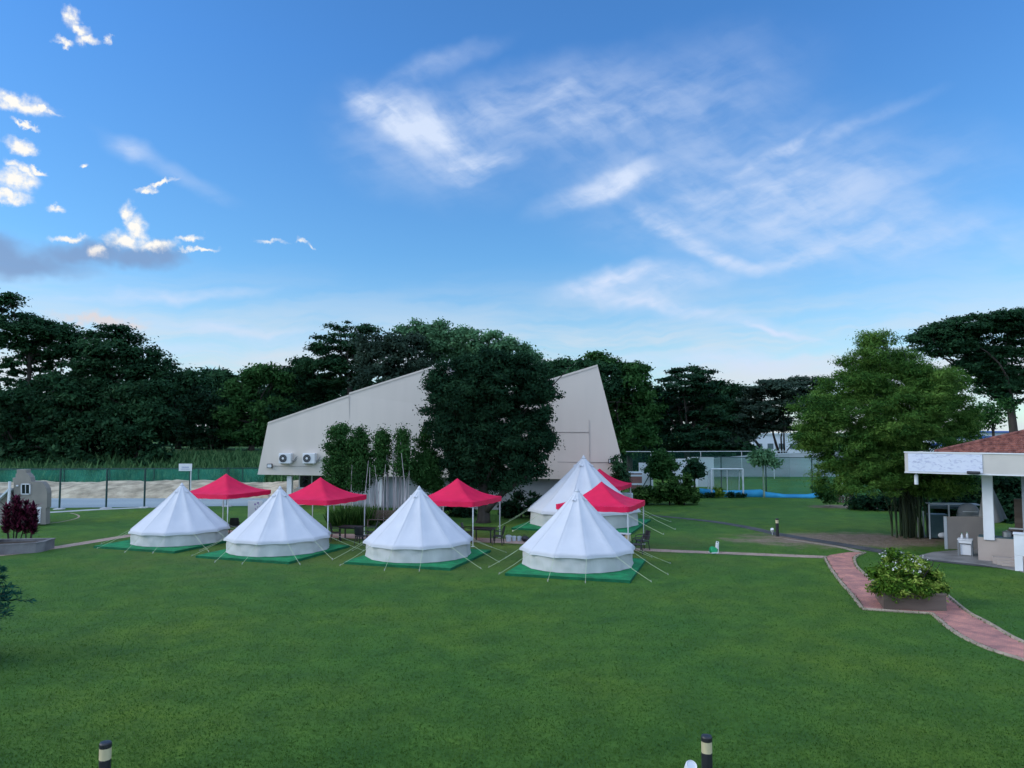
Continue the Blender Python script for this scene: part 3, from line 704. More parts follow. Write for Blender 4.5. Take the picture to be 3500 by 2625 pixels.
# ------------------------------------------------------------------ red pop-up canopies
def make_gazebo(label, loc, rz):
    t = thing('pop_up_canopy', label, 'canopy', loc, rz, 'red pop-up canopies behind the tents')
    h = 1.85; ZE, ZP = 2.30, 3.36
    def can(u, v):
        x, y = (u * 2 - 1), (v * 2 - 1); s_ = max(abs(x), abs(y)); q = 1 - s_
        z = ZE + (ZP - ZE) * (.12 * q + .88 * q ** 1.95) if q < 1 else ZP
        dg = min(abs(x), abs(y)) / max(s_, 1e-6)
        z += -.06 * (1 - dg ** 2) * math.sin(math.pi * min(1, s_)) - .035 * (1 - dg ** 4) * s_ ** 8
        return (x * h, y * h, z + .010 * mnoise.noise((x * 4, y * 4, 2)))
    b2 = MB(); b2.grid(can, 32, 32); cn = b2.build('canopy_top', M['red'], t, smooth=True)
    def val(u, v):
        s_ = u * 4; i = int(s_) % 4; f = s_ - int(s_); cs = [(-1, -1), (1, -1), (1, 1), (-1, 1)]; a, c = cs[i], cs[(i + 1) % 4]
        x, y = a[0] + (c[0] - a[0]) * f, a[1] + (c[1] - a[1]) * f; p = can((x + 1) / 2, (y + 1) / 2)
        return (p[0] * 1.004, p[1] * 1.004, p[2] - .255 * v + .012 * math.sin(26 * f) * v)
    b2 = MB(); b2.grid(val, 96, 3, True); b2.build('valance', M['red'], t, smooth=True)
    b2 = MB()
    for a, c in (((-1, -1), (1, -1)), ((1, -1), (1, 1)), ((1, 1), (-1, 1)), ((-1, 1), (-1, -1))):
        p, q = Vector((a[0] * (h - .07), a[1] * (h - .07), 0)), Vector((c[0] * (h - .07), c[1] * (h - .07), 0)); md = (p + q) / 2
        for s0, s1 in ((p, md), (md, q)):
            b2.tube([s0 + Vector((0, 0, 2.18)), s1 + Vector((0, 0, 1.98))], .014, 5); b2.tube([s0 + Vector((0, 0, 1.98)), s1 + Vector((0, 0, 2.18))], .014, 5)
    for a in ((-1, -1), (1, -1), (1, 1), (-1, 1)): b2.tube([(a[0] * (h - .07), a[1] * (h - .07), 2.2), (a[0] * .1, a[1] * .1, 2.75)], .014, 5)
    b2.tube([(0, 0, 2.6), (0, 0, 3.3)], .02, 6)
    b2.build('truss', M['steel'], t)
    for a in ((-1, -1), (1, -1), (1, 1), (-1, 1)):
        b2 = MB(); x, y = a[0] * (h - .07), a[1] * (h - .07); b2.box((x, y, 1.72), (.05, .05, 1.02)); b2.box((x, y, .62), (.038, .038, 1.24)); lg = b2.build('leg', M['steel'], t)
        b2 = MB(); b2.box((x, y, .012), (.15, .15, .024)); b2.build('foot_plate', M['steel'], lg)
    return t
GZ = [((-17.37, 45.2), 'red canopy nearest the green fence, behind the first bell tent'), ((-10.75, 41.75), 'red canopy between the second bell tent and the small trees'),
      ((-3.0, 40.9), 'red canopy under the big dark tree, beside the third bell tent'), ((4.62, 38.4), 'red canopy in front of the largest bell tent'), ((6.05, 51.3), 'red canopy peeping out behind the largest bell tent')]
g0 = make_gazebo(GZ[0][1], (*GZ[0][0], 0), R(-21))
for (xy, lb), rz in zip(GZ[1:], (R(-21), R(-22), R(-22), R(-20))): again(g0, lb, (*xy, 0), rz)

def make_lantern(label, loc):
    t = thing('hanging_lamp', label, 'lamp', loc, 0, 'black lamps hanging in the canopies')
    b2 = MB(); b2.tube([(0, 0, 0), (0, 0, .28)], .015, 5); b2.build('hanger', M['black'], t)
    b2 = MB(); b2.lathe([(.06, .02), (.12, -.04), (.15, -.22), (.13, -.26)], 12); b2.build('shade', M['black'], t)
    return t
LT = ['black lamp hanging in the red canopy nearest the green fence', 'black lamp hanging in the canopy between second tent and small trees', 'black lamp hanging in the canopy under the big tree', 'black lamp hanging in the canopy before the largest tent']
l0 = make_lantern(LT[0], (*GZ[0][0], 2.22))
for (xy, _), lb in zip(GZ[1:4], LT[1:]): again(l0, lb, (*xy, 2.22))

# ------------------------------------------------------------------ tables, chairs and bench under the canopies
def make_chair(label, loc, rz):
    t = thing('garden_chair', label, 'chair', loc, rz, 'black chairs under the canopies')
    b2 = MB(); b2.grid(lambda u, v: ((u - .5) * .46, (v - .5) * .44, .43 - .02 * math.sin(math.pi * u) * math.sin(math.pi * v)), 6, 6); b2.build('seat', M['black'], t, solid=.03)
    b2 = MB(); b2.grid(lambda u, v: ((u - .5) * .46 * (1 - .12 * v * v), .22 + .10 * v - .04 * math.sin(math.pi * u), .46 + .42 * v), 6, 6); b2.build('backrest', M['black'], t, solid=.025)
    for x in (-1, 1):
        for y in (-1, 1):
            b2 = MB(); b2.tube([(x * .20, y * .18, .43), (x * .25, y * .24, 0)], [.026, .02], 6); b2.build('leg', M['black'], t)
        b2 = MB(); b2.tube([(x * .25, .27, .66), (x * .27, 0, .67), (x * .26, -.20, .63), (x * .24, -.21, .43)], .02, 6); b2.build('armrest', M['black'], t)
    return t
def make_table(label, loc, rz):
    t = thing('garden_table', label, 'table', loc, rz, 'dark tables under the canopies')
    b2 = MB(); b2.box((0, 0, .73), (1.30, .78, .045)); b2.build('tabletop', M['black'], t, bevel=.012)
    b2 = MB(); b2.box((0, 0, .675), (1.12, .62, .06)); b2.build('apron', M['black'], t)
    for x in (-1, 1):
        for y in (-1, 1):
            b2 = MB(); b2.box((x * .54, y * .29, .325), (.06, .06, .65)); b2.build('leg', M['black'], t)
    return t
CH = [((800, 1826), 200, 'black chair under the red canopy nearest the fence'), ((1148, 1850), 100, 'black chair at the left end of the table under the second canopy'),
      ((1268, 1848), -80, 'black chair at the right end of the table under the second canopy'), ((1235, 1862), 160, 'black chair in front of the table under the second canopy'),
      ((1703, 1862), -100, 'black chair right of the table under the big tree'), ((1598, 1848), 80, 'black chair left of the table under the big tree'),
      ((2178, 1893), -100, 'nearer black chair beside the canopy before the largest tent'), ((2196, 1880), -70, 'black chair by the rear pole of the canopy before the largest tent')]
c0 = make_chair(CH[0][2], G(*CH[0][0]), R(CH[0][1])); c0.scale = (1.1, 1.1, 1.1)
for (p, rz, lb) in CH[1:]: again(c0, lb, G(*p), R(rz), 1.1)
TB = [((1200, 1846), -18, 'dark table under the canopy behind the second tent'), ((1652, 1852), -20, 'dark table under the canopy by the big tree'), ((2090, 1880), -20, 'dark table under the canopy before the largest tent')]
b0 = make_table(TB[0][2], G(*TB[0][0]), R(TB[0][1]))
for (p, rz, lb) in TB[1:]: again(b0, lb, G(*p), R(rz))
bench = thing('slatted_bench', 'dark slatted timber bench before the bed of pale trees', 'bench', G(1302, 1800), R(-4))
s = MB()
for q in range(4): s.box((0, -.18 + .12 * q, .44), (1.7, .10, .03))
s.build('seat', M['darkwood'], bench)
s = MB()
for q in range(4): s.box((0, .26 + .03 * q, .56 + .12 * q), (1.7, .03, .09))
s.build('backrest', M['darkwood'], bench)
for x in (-.78, .78):
    s = MB(); s.box((x, -.2, .215), (.07, .07, .43)); s.box((x, .24, .215), (.07, .07, .43)); s.box((x, .31, .72), (.06, .05, .55), rx=R(-14)); s.box((x, .02, .40), (.06, .5, .05)); s.build('leg_frame', M['darkwood'], bench)

# small things standing on the path between third and fourth tent
def bucket(px, py, r, h, m, label, name='bucket', cat='bucket'):
    t = thing(name, label, cat, G(px, py)); b2 = MB(); b2.lathe([(r * .8, 0), (r, h), (r * 1.08, h), (r * 1.08, h + .02), (r * .9, h + .02), (r * .75, .05)], 16); b2.build('tub', m, t, smooth=False)
    b2 = MB(); b2.tube([(-r, 0, h), (-r * .7, -.08, h * 1.25), (0, -.12, h * 1.35), (r * .7, -.08, h * 1.25), (r, 0, h)], .008, 5); b2.build('handle', M['steel'], t)
bucket(1738, 1850, .16, .27, M['panel'], 'white bucket, largest of the tubs on the path behind the nearest tent')
bucket(1757, 1849, .12, .22, M['panel'], 'pale blue bucket next to the largest white one')
bucket(1775, 1849, .12, .21, M['panel'], 'small white bucket beside the dark bags')
def bag(px, py, r, label):
    t = thing('bag', label, 'bag', G(px, py)); b2 = MB()
    b2.grid(lambda u, v: (r * math.sin(math.pi * (.08 + .9 * v)) ** .6 * math.cos(6.283 * u) * (1 + .12 * mnoise.noise((math.cos(6.28 * u) * 2, math.sin(6.28 * u) * 2, v * 3))), .8 * r * math.sin(math.pi * (.08 + .9 * v)) ** .6 * math.sin(6.283 * u), r * 1.5 * (1 - v)), 18, 10, True); b2.build('body', M['black'], t, smooth=True)
    b2 = MB(); b2.tube([(-r * .4, 0, r * 1.4), (-r * .2, 0, r * 1.8), (r * .2, 0, r * 1.8), (r * .4, 0, r * 1.4)], .015, 5); b2.build('strap', M['black'], t)
bag(1794, 1851, .20, 'larger black bag on the path beside the small white bucket'); bag(1806, 1853, .15, 'smaller black bag lying nearest the white tent')
box_ = thing('storage_box', 'cream storage box under the canopy before the largest tent', 'box', G(2134, 1852), R(-20))
s = MB(); s.box((0, 0, .20), (.62, .42, .40)); s.build('tub', M['cream'], box_, bevel=.03); s = MB(); s.box((0, 0, .425), (.66, .46, .05)); s.build('lid', M['white'], box_, bevel=.015)
scr = thing('standee', 'white printed standee with purple patches behind the second tent', 'sign', (at(873, 1700, 49).x, 49, 0), R(6))
s = MB(); s.box((0, 0, .72), (.92, .05, 1.30)); bd = s.build('board', M['white'], scr, bevel=.01)
rng = np.random.default_rng(2); s = MB()
for q in range(16):
    x, z, r_ = rng.uniform(-.1, .36), rng.uniform(.25, 1.25), rng.uniform(.03, .09)
    s.prism([(x + r_ * math.cos(k_ * 1.05) * rng.uniform(.6, 1.2), -.029, z + r_ * math.sin(k_ * 1.05) * rng.uniform(.6, 1.2)) for k_ in range(6)], (0, .006, 0))
s.build('print', pm('purple_print', (.20, .13, .36), (.36, .28, .50), 5, .6), bd)
for x in (-.38, .38):
    s = MB(); s.box((x, .1, .06), (.06, .5, .05)); s.box((x, .06, .35), (.05, .05, .6)); s.build('foot', M['steel'], scr)
fr = thing('cool_box', 'pale grey cabinet standing beneath the rearmost red canopy', 'cabinet', (at(2140, 1690, 53).x, 53, 0), R(-6))
s = MB(); s.box((0, 0, .78), (.92, .6, 1.5)); s.build('body', M['panel'], fr, bevel=.02); s = MB(); s.box((0, -.32, .85), (.84, .04, 1.2)); dr = s.build('door', M['panel'], fr, bevel=.01); s = MB(); s.box((.34, -.36, .9), (.03, .03, .4)); s.build('handle', M['steel'], dr)

# ------------------------------------------------------------------ fences
def fence(name, label, pts, ztop, panel, postm, step, cat='fence', rail=True, zbot=0.0, prad=.05, posts=True, base=None):
    """pts: ground points (x, y); a run of panels with a post every step metres"""
    t = thing(name, label, cat, (*pts[0], 0)); o = Vector((*pts[0], 0))
    P = [Vector((*p, 0)) - o for p in pts]; b2 = MB()
    for a, c in zip(P, P[1:]):
        b2.add([a + Vector((0, 0, zbot)), c + Vector((0, 0, zbot)), c + Vector((0, 0, ztop)), a + Vector((0, 0, ztop))], [(0, 1, 2, 3)])
    b2.build('panel', panel, t)
    if rail:
        b2 = MB(); b2.tube([p + Vector((0, -.02, ztop)) for p in P], .035, 6); b2.build('rail', postm, t)
    if posts:
        for a, c in zip(P, P[1:]):
            k_ = max(1, round((c - a).length / step))
            for i in range(k_):
                p = a.lerp(c, (i + .5) / k_); b2 = MB(); b2.tube([p + Vector((0, -.03, -.05)), p + Vector((0, -.03, ztop + .03))], prad, 6); q = b2.build('post', postm, t)
                if base:
                    b2 = MB(); b2.lathe([(.34, -.02), (.34, .06), (.22, .13), (.08, .13)], 10, (p.x, p.y - .03, 0)); b2.build('footing', base, q)
    return t
def gx(px, Y): return (at(px, 1600, Y).x, Y)
# chain-link fence before the service road, with posts where the photo shows them
cf = thing('chain_link_fence', 'thin chain-link fence on dark posts before the blue-grey road', 'fence', (*gx(-60, 56.5), 0)); o0 = cf.location
ends = [Vector((*gx(px, Y), 0)) - o0 for px, Y in ((-60, 56.2), (208, 56.6), (367, 57.2), (497, 57.7), (651, 58.2), (780, 58.7), (900, 59.2))]
s = MB()
for a, c in zip(ends, ends[1:]): s.add([a, c, c + Vector((0, 0, 3.0)), a + Vector((0, 0, 3.0))], [(0, 1, 2, 3)])
s.build('mesh_panel', M['wiremesh'], cf)
s = MB(); s.tube([p + Vector((0, 0, 3.0)) for p in ends], .03, 6); s.build('rail', M['darkpost'], cf)
for p in ends[1:-1]:
    s = MB(); s.tube([p + Vector((0, 0, -.1)), p + Vector((0, 0, 3.05))], .07, 8); q = s.build('post', M['darkpost'], cf)
    s = MB(); s.lathe([(.42, -.02), (.42, .05), (.2, .10), (.07, .10)], 12, tuple(p)); s.build('footing', M['concrete'], q)
fence('shade_cloth_fence', 'green shade-cloth fence running behind the sandy bank', [gx(-500, 79), gx(300, 79.5), gx(905, 80)], 1.9, M['greencloth'], M['darkpost'], 4.6)
def notice(px, py, Y, w_, h_, label, ph):
    p = at(px, py, Y); t = thing('notice_board', label, 'sign', (p.x, p.y - .12, 0)); b2 = MB(); b2.box((0, 0, p.z), (w_, .04, h_)); bd_ = b2.build('board', M['white'], t)
    b2 = MB(); b2.box((0, -.024, p.z), (w_ * .55, .008, h_ * .22)); b2.box((0, -.024, p.z - h_ * .26), (w_ * .68, .008, h_ * .10)); b2.build('print', pm('faded_print', (.36, .40, .52), (.46, .50, .58), 9, .7), bd_)
    b2 = MB(); b2.tube([(w_ * .42, .04, 0), (w_ * .42, .04, p.z + h_ / 2)], .04, 6); b2.build('post', M['steel'], t)
notice(636, 1597, 58.0, 1.02, .56, 'white notice board high on the fence left of the hall', 0)
fence('mesh_fence', 'tall green mesh fence with posts across the far field', [gx(2385, 69.5), gx(2545, 68.8), gx(2690, 68.0), gx(2860, 67.2), gx(3100, 66)], 3.5, M['greennet'], M['darkpost'], 4.2)
fence('wire_fence', 'pale wire fence on thin posts along the foot of the dark trees', [gx(2140, 90), gx(2310, 90), gx(2480, 91), gx(2700, 92)], 3.4, M['wiremesh'], M['steel'], 4.5, prad=.035)
# hoardings and boundary wall beyond the field
def slab(name, label, cat, px0, px1, Y0, Y1, zt, m, th=.12, zt2=None, cap=None):
    a_, c_2 = Vector((*gx(px0, Y0), 0)), Vector((*gx(px1, Y1), 0)); t = thing(name, label, cat, a_); b2 = MB(); d = c_2 - a_
    b2.prism([Vector((0, 0, -.05)), d + Vector((0, 0, -.05)), d + Vector((0, 0, zt2 or zt)), Vector((0, 0, zt))], Vector((0, th, 0))); b2.build('panel', m, t)
    if cap:
        b2 = MB(); b2.prism([Vector((0, -.04, zt + .003)), d + Vector((0, -.04, (zt2 or zt) + .003)), d + Vector((0, -.04, (zt2 or zt) + .12)), Vector((0, -.04, zt + .12))], Vector((0, th + .08, 0))); b2.build('coping', cap, t)
    return t
hb = slab('hoarding', 'white hoarding panel with a dark diagonal brace beside the hall', 'hoarding', 2184, 2232, 74, 74, 2.75, M['panel'])
s = MB(); s.tube([(.3, -.1, .3), (1.0, -.1, 1.5)], .05, 6); s.tube([(1.12, -.1, 0), (1.12, -.1, 2.7)], .06, 6); s.build('brace', M['darkpost'], hb)
slab('hoarding', 'white hoarding panel between the two small round trees', 'hoarding', 2296, 2352, 76, 76, 2.95, M['panel'], cap=M['white'])
slab('hoarding', 'low pale hoarding right of the second small round tree', 'hoarding', 2352, 2440, 79, 79, 3.0, M['panel'], cap=M['white'])
slab('boundary_wall', 'long grey boundary wall climbing to the right beyond the field', 'wall', 2440, 2960, 96, 96, 2.3, M['greywall'], .25, 3.6, cap=M['panel'])
shed = thing('brick_kiosk', 'small rust and white striped kiosk at the corner of the hall', 'kiosk', (*gx(2172, 66), 0)); s = MB()
s.box((0, 0, 1.1), (1.0, .8, 2.2)); s.build('wall', pm('rust_brick', (.26, .13, .11), (.18, .10, .09), 2, .85, .2), shed)
for q in range(3):
    s = MB(); s.box((0, -.02, .5 + .75 * q), (1.04, .82, .16)); s.build('band', M['panel'], shed)
s = MB(); s.box((0, 0, 2.25), (1.2, 1.0, .1)); s.build('roof', M['panel'], shed)

# ------------------------------------------------------------------ goal, blue barrier, table with furled parasol
gl = thing('goal_frame', 'white goal frame with a grey net in the far field', 'goal', (*gx(2485, 69.9 - 3.0), 0)); p0, p1 = -1.42, 1.42
s = MB()
for x in (p0, p1): s.tube([(x, 0, 0), (x, 0, 2.52)], .075, 8)
s.tube([(p0, 0, 2.5), (p1, 0, 2.5)], .07, 8); s.tube([(0, .02, 0), (0, .02, 2.5)], .03, 6); s.build('frame', M['steel'], gl)
s = MB(); s.tube([(p0, 0, 2.5), (p0, 1.0, 2.2), (p0, 1.3, 0)], .04, 6); s.tube([(p1, 0, 2.5), (p1, 1.0, 2.2), (p1, 1.3, 0)], .04, 6); s.tube([(p0, 1.3, .05), (p1, 1.3, .05)], .04, 6); s.build('back_frame', M['steel'], gl)
s = MB(); s.add([(p0, .02, 2.5), (p1, .02, 2.5), (p1, 1.0, 2.2), (p0, 1.0, 2.2), (p1, 1.3, 0), (p0, 1.3, 0)], [(0, 1, 2, 3), (3, 2, 4, 5)]); s.build('net', M['goalnet'], gl)
bb = thing('blue_barrier', 'blue plastic sheet sagging along the foot of the mesh fence', 'barrier', (*gx(2390, 67), 0)); o0 = Vector(bb.location)
line = [Vector((at(px, py, Y).x, Y, at(px, py, Y).z)) - o0 for px, py, Y in ((2390, 1672, 67.6), (2470, 1680, 67.4), (2540, 1678, 67.2), (2600, 1676, 67), (2618, 1684, 66.8), (2680, 1692, 66.4), (2760, 1692, 66), (2802, 1686, 65.8), (2812, 1680, 65.7))]
s = MB(); vs = []
for i, p in enumerate(line): vs += [p + Vector((0, 0, .06)), p + Vector((0, -.18, -.10)), Vector((p.x, p.y - .3, .0))]
s.add(vs, [(3 * i + j, 3 * i + j + 1, 3 * i + j + 4, 3 * i + j + 3) for i in range(len(line) - 1) for j in range(2)]); s.build('sheet', M['blue'], bb, smooth=True, solid=.03)
pt = thing('picnic_table', 'dark picnic table beneath a furled white parasol by the bamboo', 'table', G(2888, 1716), R(4))
s = MB(); s.box((0, 0, .86), (1.55, .9, .06)); s.build('tabletop', M['stone'], pt)
for x in (-.55, .55):
    s = MB(); s.box((x, 0, .43), (.1, .7, .84)); s.build('leg', M['darkwood'], pt)
for y in (-.75, .75):
    s = MB(); s.box((0, y, .46), (1.5, .3, .05)); s.box((-.55, y, .22), (.08, .2, .44)); s.box((.55, y, .22), (.08, .2, .44)); s.build('bench_seat', M['darkwood'], pt)
ps = thing('furled_parasol', 'furled white parasol standing through the picnic table', 'parasol', G(2888, 1716) + Vector((-.25, -.02, .0)))
s = MB(); s.tube([(0, 0, 0), (0, 0, 2.3)], .045, 8); s.build('pole', M['white'], ps)
s = MB(); s.grid(lambda u, v: ((.05 + .16 * v * (1 - .35 * v) + .02 * math.cos(6 * 6.283 * u)) * math.cos(6.283 * u), (.05 + .16 * v * (1 - .35 * v) + .02 * math.cos(6 * 6.283 * u)) * math.sin(6.283 * u), 2.35 - 1.1 * v), 24, 8, True); s.build('cloth', M['white'], ps, smooth=True)
s = MB(); s.lathe([(.2, 0), (.2, .5), (.14, .55), (.05, .56)], 14, (0, 0, 0)); s.build('base', M['concrete'], ps)

# ------------------------------------------------------------------ bollards, spotlights, hose stand
def make_bollard(label, loc):
    t = thing('bollard_light', label, 'bollard', loc, 0, 'black bollard lights'); r = .088
    b2 = MB(); b2.lathe([(r, -.05), (r, .74)], 24); b2.lathe([(r * 1.5, -.02), (r * 1.5, .015)], 20); b2.build('post', M['black'], t, bevel=.004)
    b2 = MB(); b2.lathe([(r * .98, .74), (r * .98, .92)], 24); b2.build('lens', M['lampglass'], t)
    b2 = MB(); b2.lathe([(r * 1.02, .92), (r * 1.04, .935), (r * 1.04, .985), (r * .9, 1.005), (.001, 1.012)], 24); b2.build('cap', M['black'], t)
    for q in range(4):
        a = q * math.pi / 2 + .4; b2 = MB(); b2.box((r * .98 * math.cos(a), r * .98 * math.sin(a), .83), (.008, .02, .182), rz=a); b2.build('rib', M['lampglass'], t)
    return t
def top_at(px, py, h):
    """ground spot whose top, h metres up, falls on the photo point"""
    p = G(px, py, h); return Vector((p.x, p.y, 0))
k0 = make_bollard('black bollard light at the near edge of the lawn, alone', top_at(361, 2536, 1.005))
again(k0, 'black bollard light at the near edge of the lawn beside a small white lamp', top_at(2415, 2514, 1.005))
again(k0, 'black bollard light out on the lawn next to the dark drain', G(2657, 1833))
def spot(label, loc, rz, m=None):
    t = thing('garden_spotlight', label, 'spotlight', loc, rz, 'small garden spotlights')
    b2 = MB(); b2.tube([(0, 0, -.05), (0, 0, .2)], .016, 6); b2.build('stake', M['steel'], t)
    b2 = MB(); b2.lathe([(.05, -.14), (.085, -.05), (.10, .08), (.09, .11), (.07, .09)], 18); o = b2.build('head', m or M['white'], t); o.location = (0, 0, .27); o.rotation_euler = (R(38), 0, 0)
    b2 = MB(); b2.lathe([(.001, .085), (.078, .085)], 18); b2.build('lens', M['glass'], o)
    return t
s0 = spot('small white spotlight beside the bollard light at the near edge', top_at(2357, 2600, .40), R(20))
c = again(s0, 'small white spotlight beside the bollard light out on the lawn', G(2640, 1829), R(-30))
hs = thing('hose_reel', 'green and white hose reel on the sandy path', 'hose reel', G(2443, 1896), R(15))
s = MB(); s.lathe([(.16, -.12), (.17, -.10), (.09, -.09), (.09, .09), (.17, .10), (.16, .12)], 18); o = s.build('reel', M['hose'], hs); o.rotation_euler = (R(90), 0, 0); o.location = (-.08, 0, .22)
s = MB(); s.box((-.08, -.15, .12), (.34, .03, .05)); s.box((-.08, .15, .12), (.34, .03, .05)); s.tube([(.1, -.15, .1), (.16, -.1, .62), (.16, .1, .62), (.1, .15, .1)], .02, 6); s.build('frame', M['white'], hs)
s = MB(); s.box((.14, 0, .42), (.10, .16, .28)); s.build('bottle', M['white'], hs, bevel=.03)

# ------------------------------------------------------------------ pavilion
PA = R(-35)
pv = thing('pavilion', 'open barbecue pavilion with red tiled roof and deep pale fascia', 'pavilion', (18.5, 35.0, 0), PA)
def PL(x, y, z=0.0):
    c, s_ = math.cos(PA), math.sin(PA); return Vector((18.5 + c * x - s_ * y, 35 + s_ * x + c * y, z))
def tilemat():
    m, t = newmat('red_roof_tiles'); N = t.nodes.new; L = t.links.new
    b = N('ShaderNodeBsdfPrincipled'); b.inputs['Roughness'].default_value = .75; b.inputs['Specular IOR Level'].default_value = .25
    tcn = N('ShaderNodeTexCoord'); nz = N('ShaderNodeTexNoise'); nz.inputs['Scale'].default_value = 2.2; nz.inputs['Detail'].default_value = 8
    mp = N('ShaderNodeMapping'); mp.inputs[3].default_value = (2.5, 1, 1); L(tcn.outputs['Object'], mp.inputs[0]); L(mp.outputs[0], nz.inputs['Vector'])
    r = N('ShaderNodeValToRGB'); r.color_ramp.elements[0].position = .34; r.color_ramp.elements[0].color = (.11, .038, .030, 1); r.color_ramp.elements[1].position = .66; r.color_ramp.elements[1].color = (.29, .112, .082, 1)
    L(nz.outputs['Fac'], r.inputs[0]); L(r.outputs[0], b.inputs['Base Color']); out(t, b.outputs[0]); return m
def bannermat():
    m, t = newmat('sketch_banner'); N = t.nodes.new; L = t.links.new
    b = N('ShaderNodeBsdfPrincipled'); b.inputs['Roughness'].default_value = .6
    tcn = N('ShaderNodeTexCoord'); nz = N('ShaderNodeTexNoise'); nz.inputs['Scale'].default_value = 8.5; nz.inputs['Detail'].default_value = 5; nz.inputs['Distortion'].default_value = .3
    mp = N('ShaderNodeMapping'); mp.inputs[3].default_value = (.6, 1, 1.3); L(tcn.outputs['Object'], mp.inputs[0]); L(mp.outputs[0], nz.inputs['Vector'])
    r = N('ShaderNodeValToRGB'); e = r.color_ramp.elements; e[0].position = .30; e[0].color = (.42, .45, .60, 1); e[1].position = .47; e[1].color = (.62, .66, .76, 1)
    q = e.new(.40); q.color = (.55, .59, .71, 1)
    L(nz.outputs['Fac'], r.inputs[0]); L(r.outputs[0], b.inputs['Base Color']); out(t, b.outputs[0]); return m
M['tile'] = tilemat(); M['banner'] = bannermat()
M['fascia'] = pm('pale_fascia', (.58, .55, .50), (.50, .475, .44), .7, .8, .06, 20, detail=7)
s = MB(); s.box((5.0, .09, 4.49), (10.0, .18, 1.0)); s.build('fascia', M['fascia'], pv)
s = MB(); s.box((.10, 4.2, 4.45), (.16, 8.04, .86)); s.build('side_fascia', M['fascia'], pv)
s = MB(); s.box((5.0, -.012, 4.965), (10.05, .05, .06)); s.box((5.0, -.012, 4.02), (10.05, .05, .05)); s.build('trim', M['white'], pv)
bn_ = MB(); bn_.box((1.62, -.020, 4.49), (2.95, .03, .84)); o = bn_.build('mural_panel', M['banner'], pv)
s = MB()
rng = np.random.default_rng(8)
for q in range(14):                             # loose ink strokes of the sketch
    x, z = rng.uniform(.3, 2.95), rng.uniform(4.14, 4.84); pts = [(x, -.040, z)]
    for k_ in range(5): pts.append((pts[-1][0] + rng.uniform(-.02, .13), -.040, min(4.88, max(4.1, pts[-1][2] + rng.uniform(-.07, .07)))))
    s.tube(pts, rng.uniform(.005, .011), 4)
s.build('sketch_lines', pm('ink_line', (.36, .38, .52), (.48, .51, .64), 4, .7), o)
s = MB(); s.box((5.0, 4.2, 4.30), (9.6, 7.9, .06)); s.build('ceiling', M['white'], pv)
# hipped roof in overlapping tile courses
s = MB(); x0, x1, y0, y1, k4 = 1.25, 12.5, .28, 8.1, 3.91; zr = 4.97; sl = .272; nc = 13
for i in range(nc):
    a0, a1 = k4 * i / nc, k4 * (i + 1) / nc + .02; z0 = zr + a0 * sl + .05; z1 = zr + a1 * sl
    A = [(x0 + a0, y0 + a0), (x1 - a0, y0 + a0), (x1 - a0, y1 - a0), (x0 + a0, y1 - a0)]; B_ = [(x0 + a1, y0 + a1), (x1 - a1, y0 + a1), (x1 - a1, y1 - a1), (x0 + a1, y1 - a1)]
    for j in range(4):
        p, q = A[j], A[(j + 1) % 4]; r1, r2 = B_[(j + 1) % 4], B_[j]; nn = 46 if j % 2 == 0 else 32; vs = []
        for w_ in range(nn * 4 + 1):
            f = w_ / (nn * 4); hh = .028 * abs(math.sin(math.pi * f * nn)) ** .7
            b0 = Vector((*p, z0)).lerp(Vector((*q, z0)), f); b1 = Vector((*r2, z1)).lerp(Vector((*r1, z1)), f)
            vs += [b0 - Vector((0, 0, .05)), b0 + Vector((0, 0, hh)), b1 + Vector((0, 0, hh * .6))]
        s.add(vs, [(3 * w_ + u, 3 * w_ + u + 1, 3 * w_ + u + 4, 3 * w_ + u + 3) for w_ in range(nn * 4) for u in (0, 1)])
rf = s.build('roof', M['tile'], pv)
s = MB()
for c1, c2 in (((x0, y0), (x0 + k4, y0 + k4)), ((x1, y0), (x1 - k4, y0 + k4)), ((x0, y1), (x0 + k4, y1 - k4)), ((x1, y1), (x1 - k4, y1 - k4))): s.tube([(*c1, zr + .04), (*c2, zr + k4 * sl + .05)], .09, 8)
s.tube([(x0 + k4, y0 + k4, zr + k4 * sl + .06), (x1 - k4, y0 + k4, zr + k4 * sl + .06)], .09, 8); s.build('ridge_cap', M['tile'], rf)
s = MB(); s.box((3.18, 1.5, 2.62), (.42, .42, 3.30)); s.build('column', M['white'], pv, bevel=.02)
s = MB(); s.box((4.75, 1.9, 2.15), (.55, .55, 4.24)); s.build('column', M['wallshade'], pv, bevel=.02)
s = MB(); s.box((5.6, 1.5, .54), (5.75, .24, 1.08)); s.build('low_wall', M['beige'], pv, bevel=.015)
s = MB(); s.box((5.6, 1.68, 1.10), (5.7, .62, .05)); s.build('counter_top', M['bluegreen'], pv, bevel=.01)
s = MB(); a, b = at(3237, 1800, 37.8), at(3372, 1800, 37.8)
def toP(w): d = w - Vector((18.5, 35, 0)); c, s_ = math.cos(-PA), math.sin(-PA); return Vector((c * d.x - s_ * d.y, s_ * d.x + c * d.y, w.z))
A, B_ = toP(a), toP(b); dn = toP(at(3237, 1800, 38.05)) - A; dn.z = 0
A.z = B_.z = 0; s.prism([A, B_, B_ + Vector((0, 0, 1.60)), A + Vector((0, 0, 1.60))], dn); s.build('side_wall', M['beige'], pv)
s = MB(); q = (B_ - A).normalized(); s.prism([A - q * .16 - dn * .06, A - q * .003 - dn * .06, A - q * .003 - dn * .06 + Vector((0, 0, 1.61)), A - q * .16 - dn * .06 + Vector((0, 0, 1.61))], dn * 1.15); s.build('wall_end', M['white'], pv)
s = MB(); s.box((5.9, 5.4, 1.3), (3.6, .12, 2.6)); s.build('timber_partition', M['darkwood'], pv)
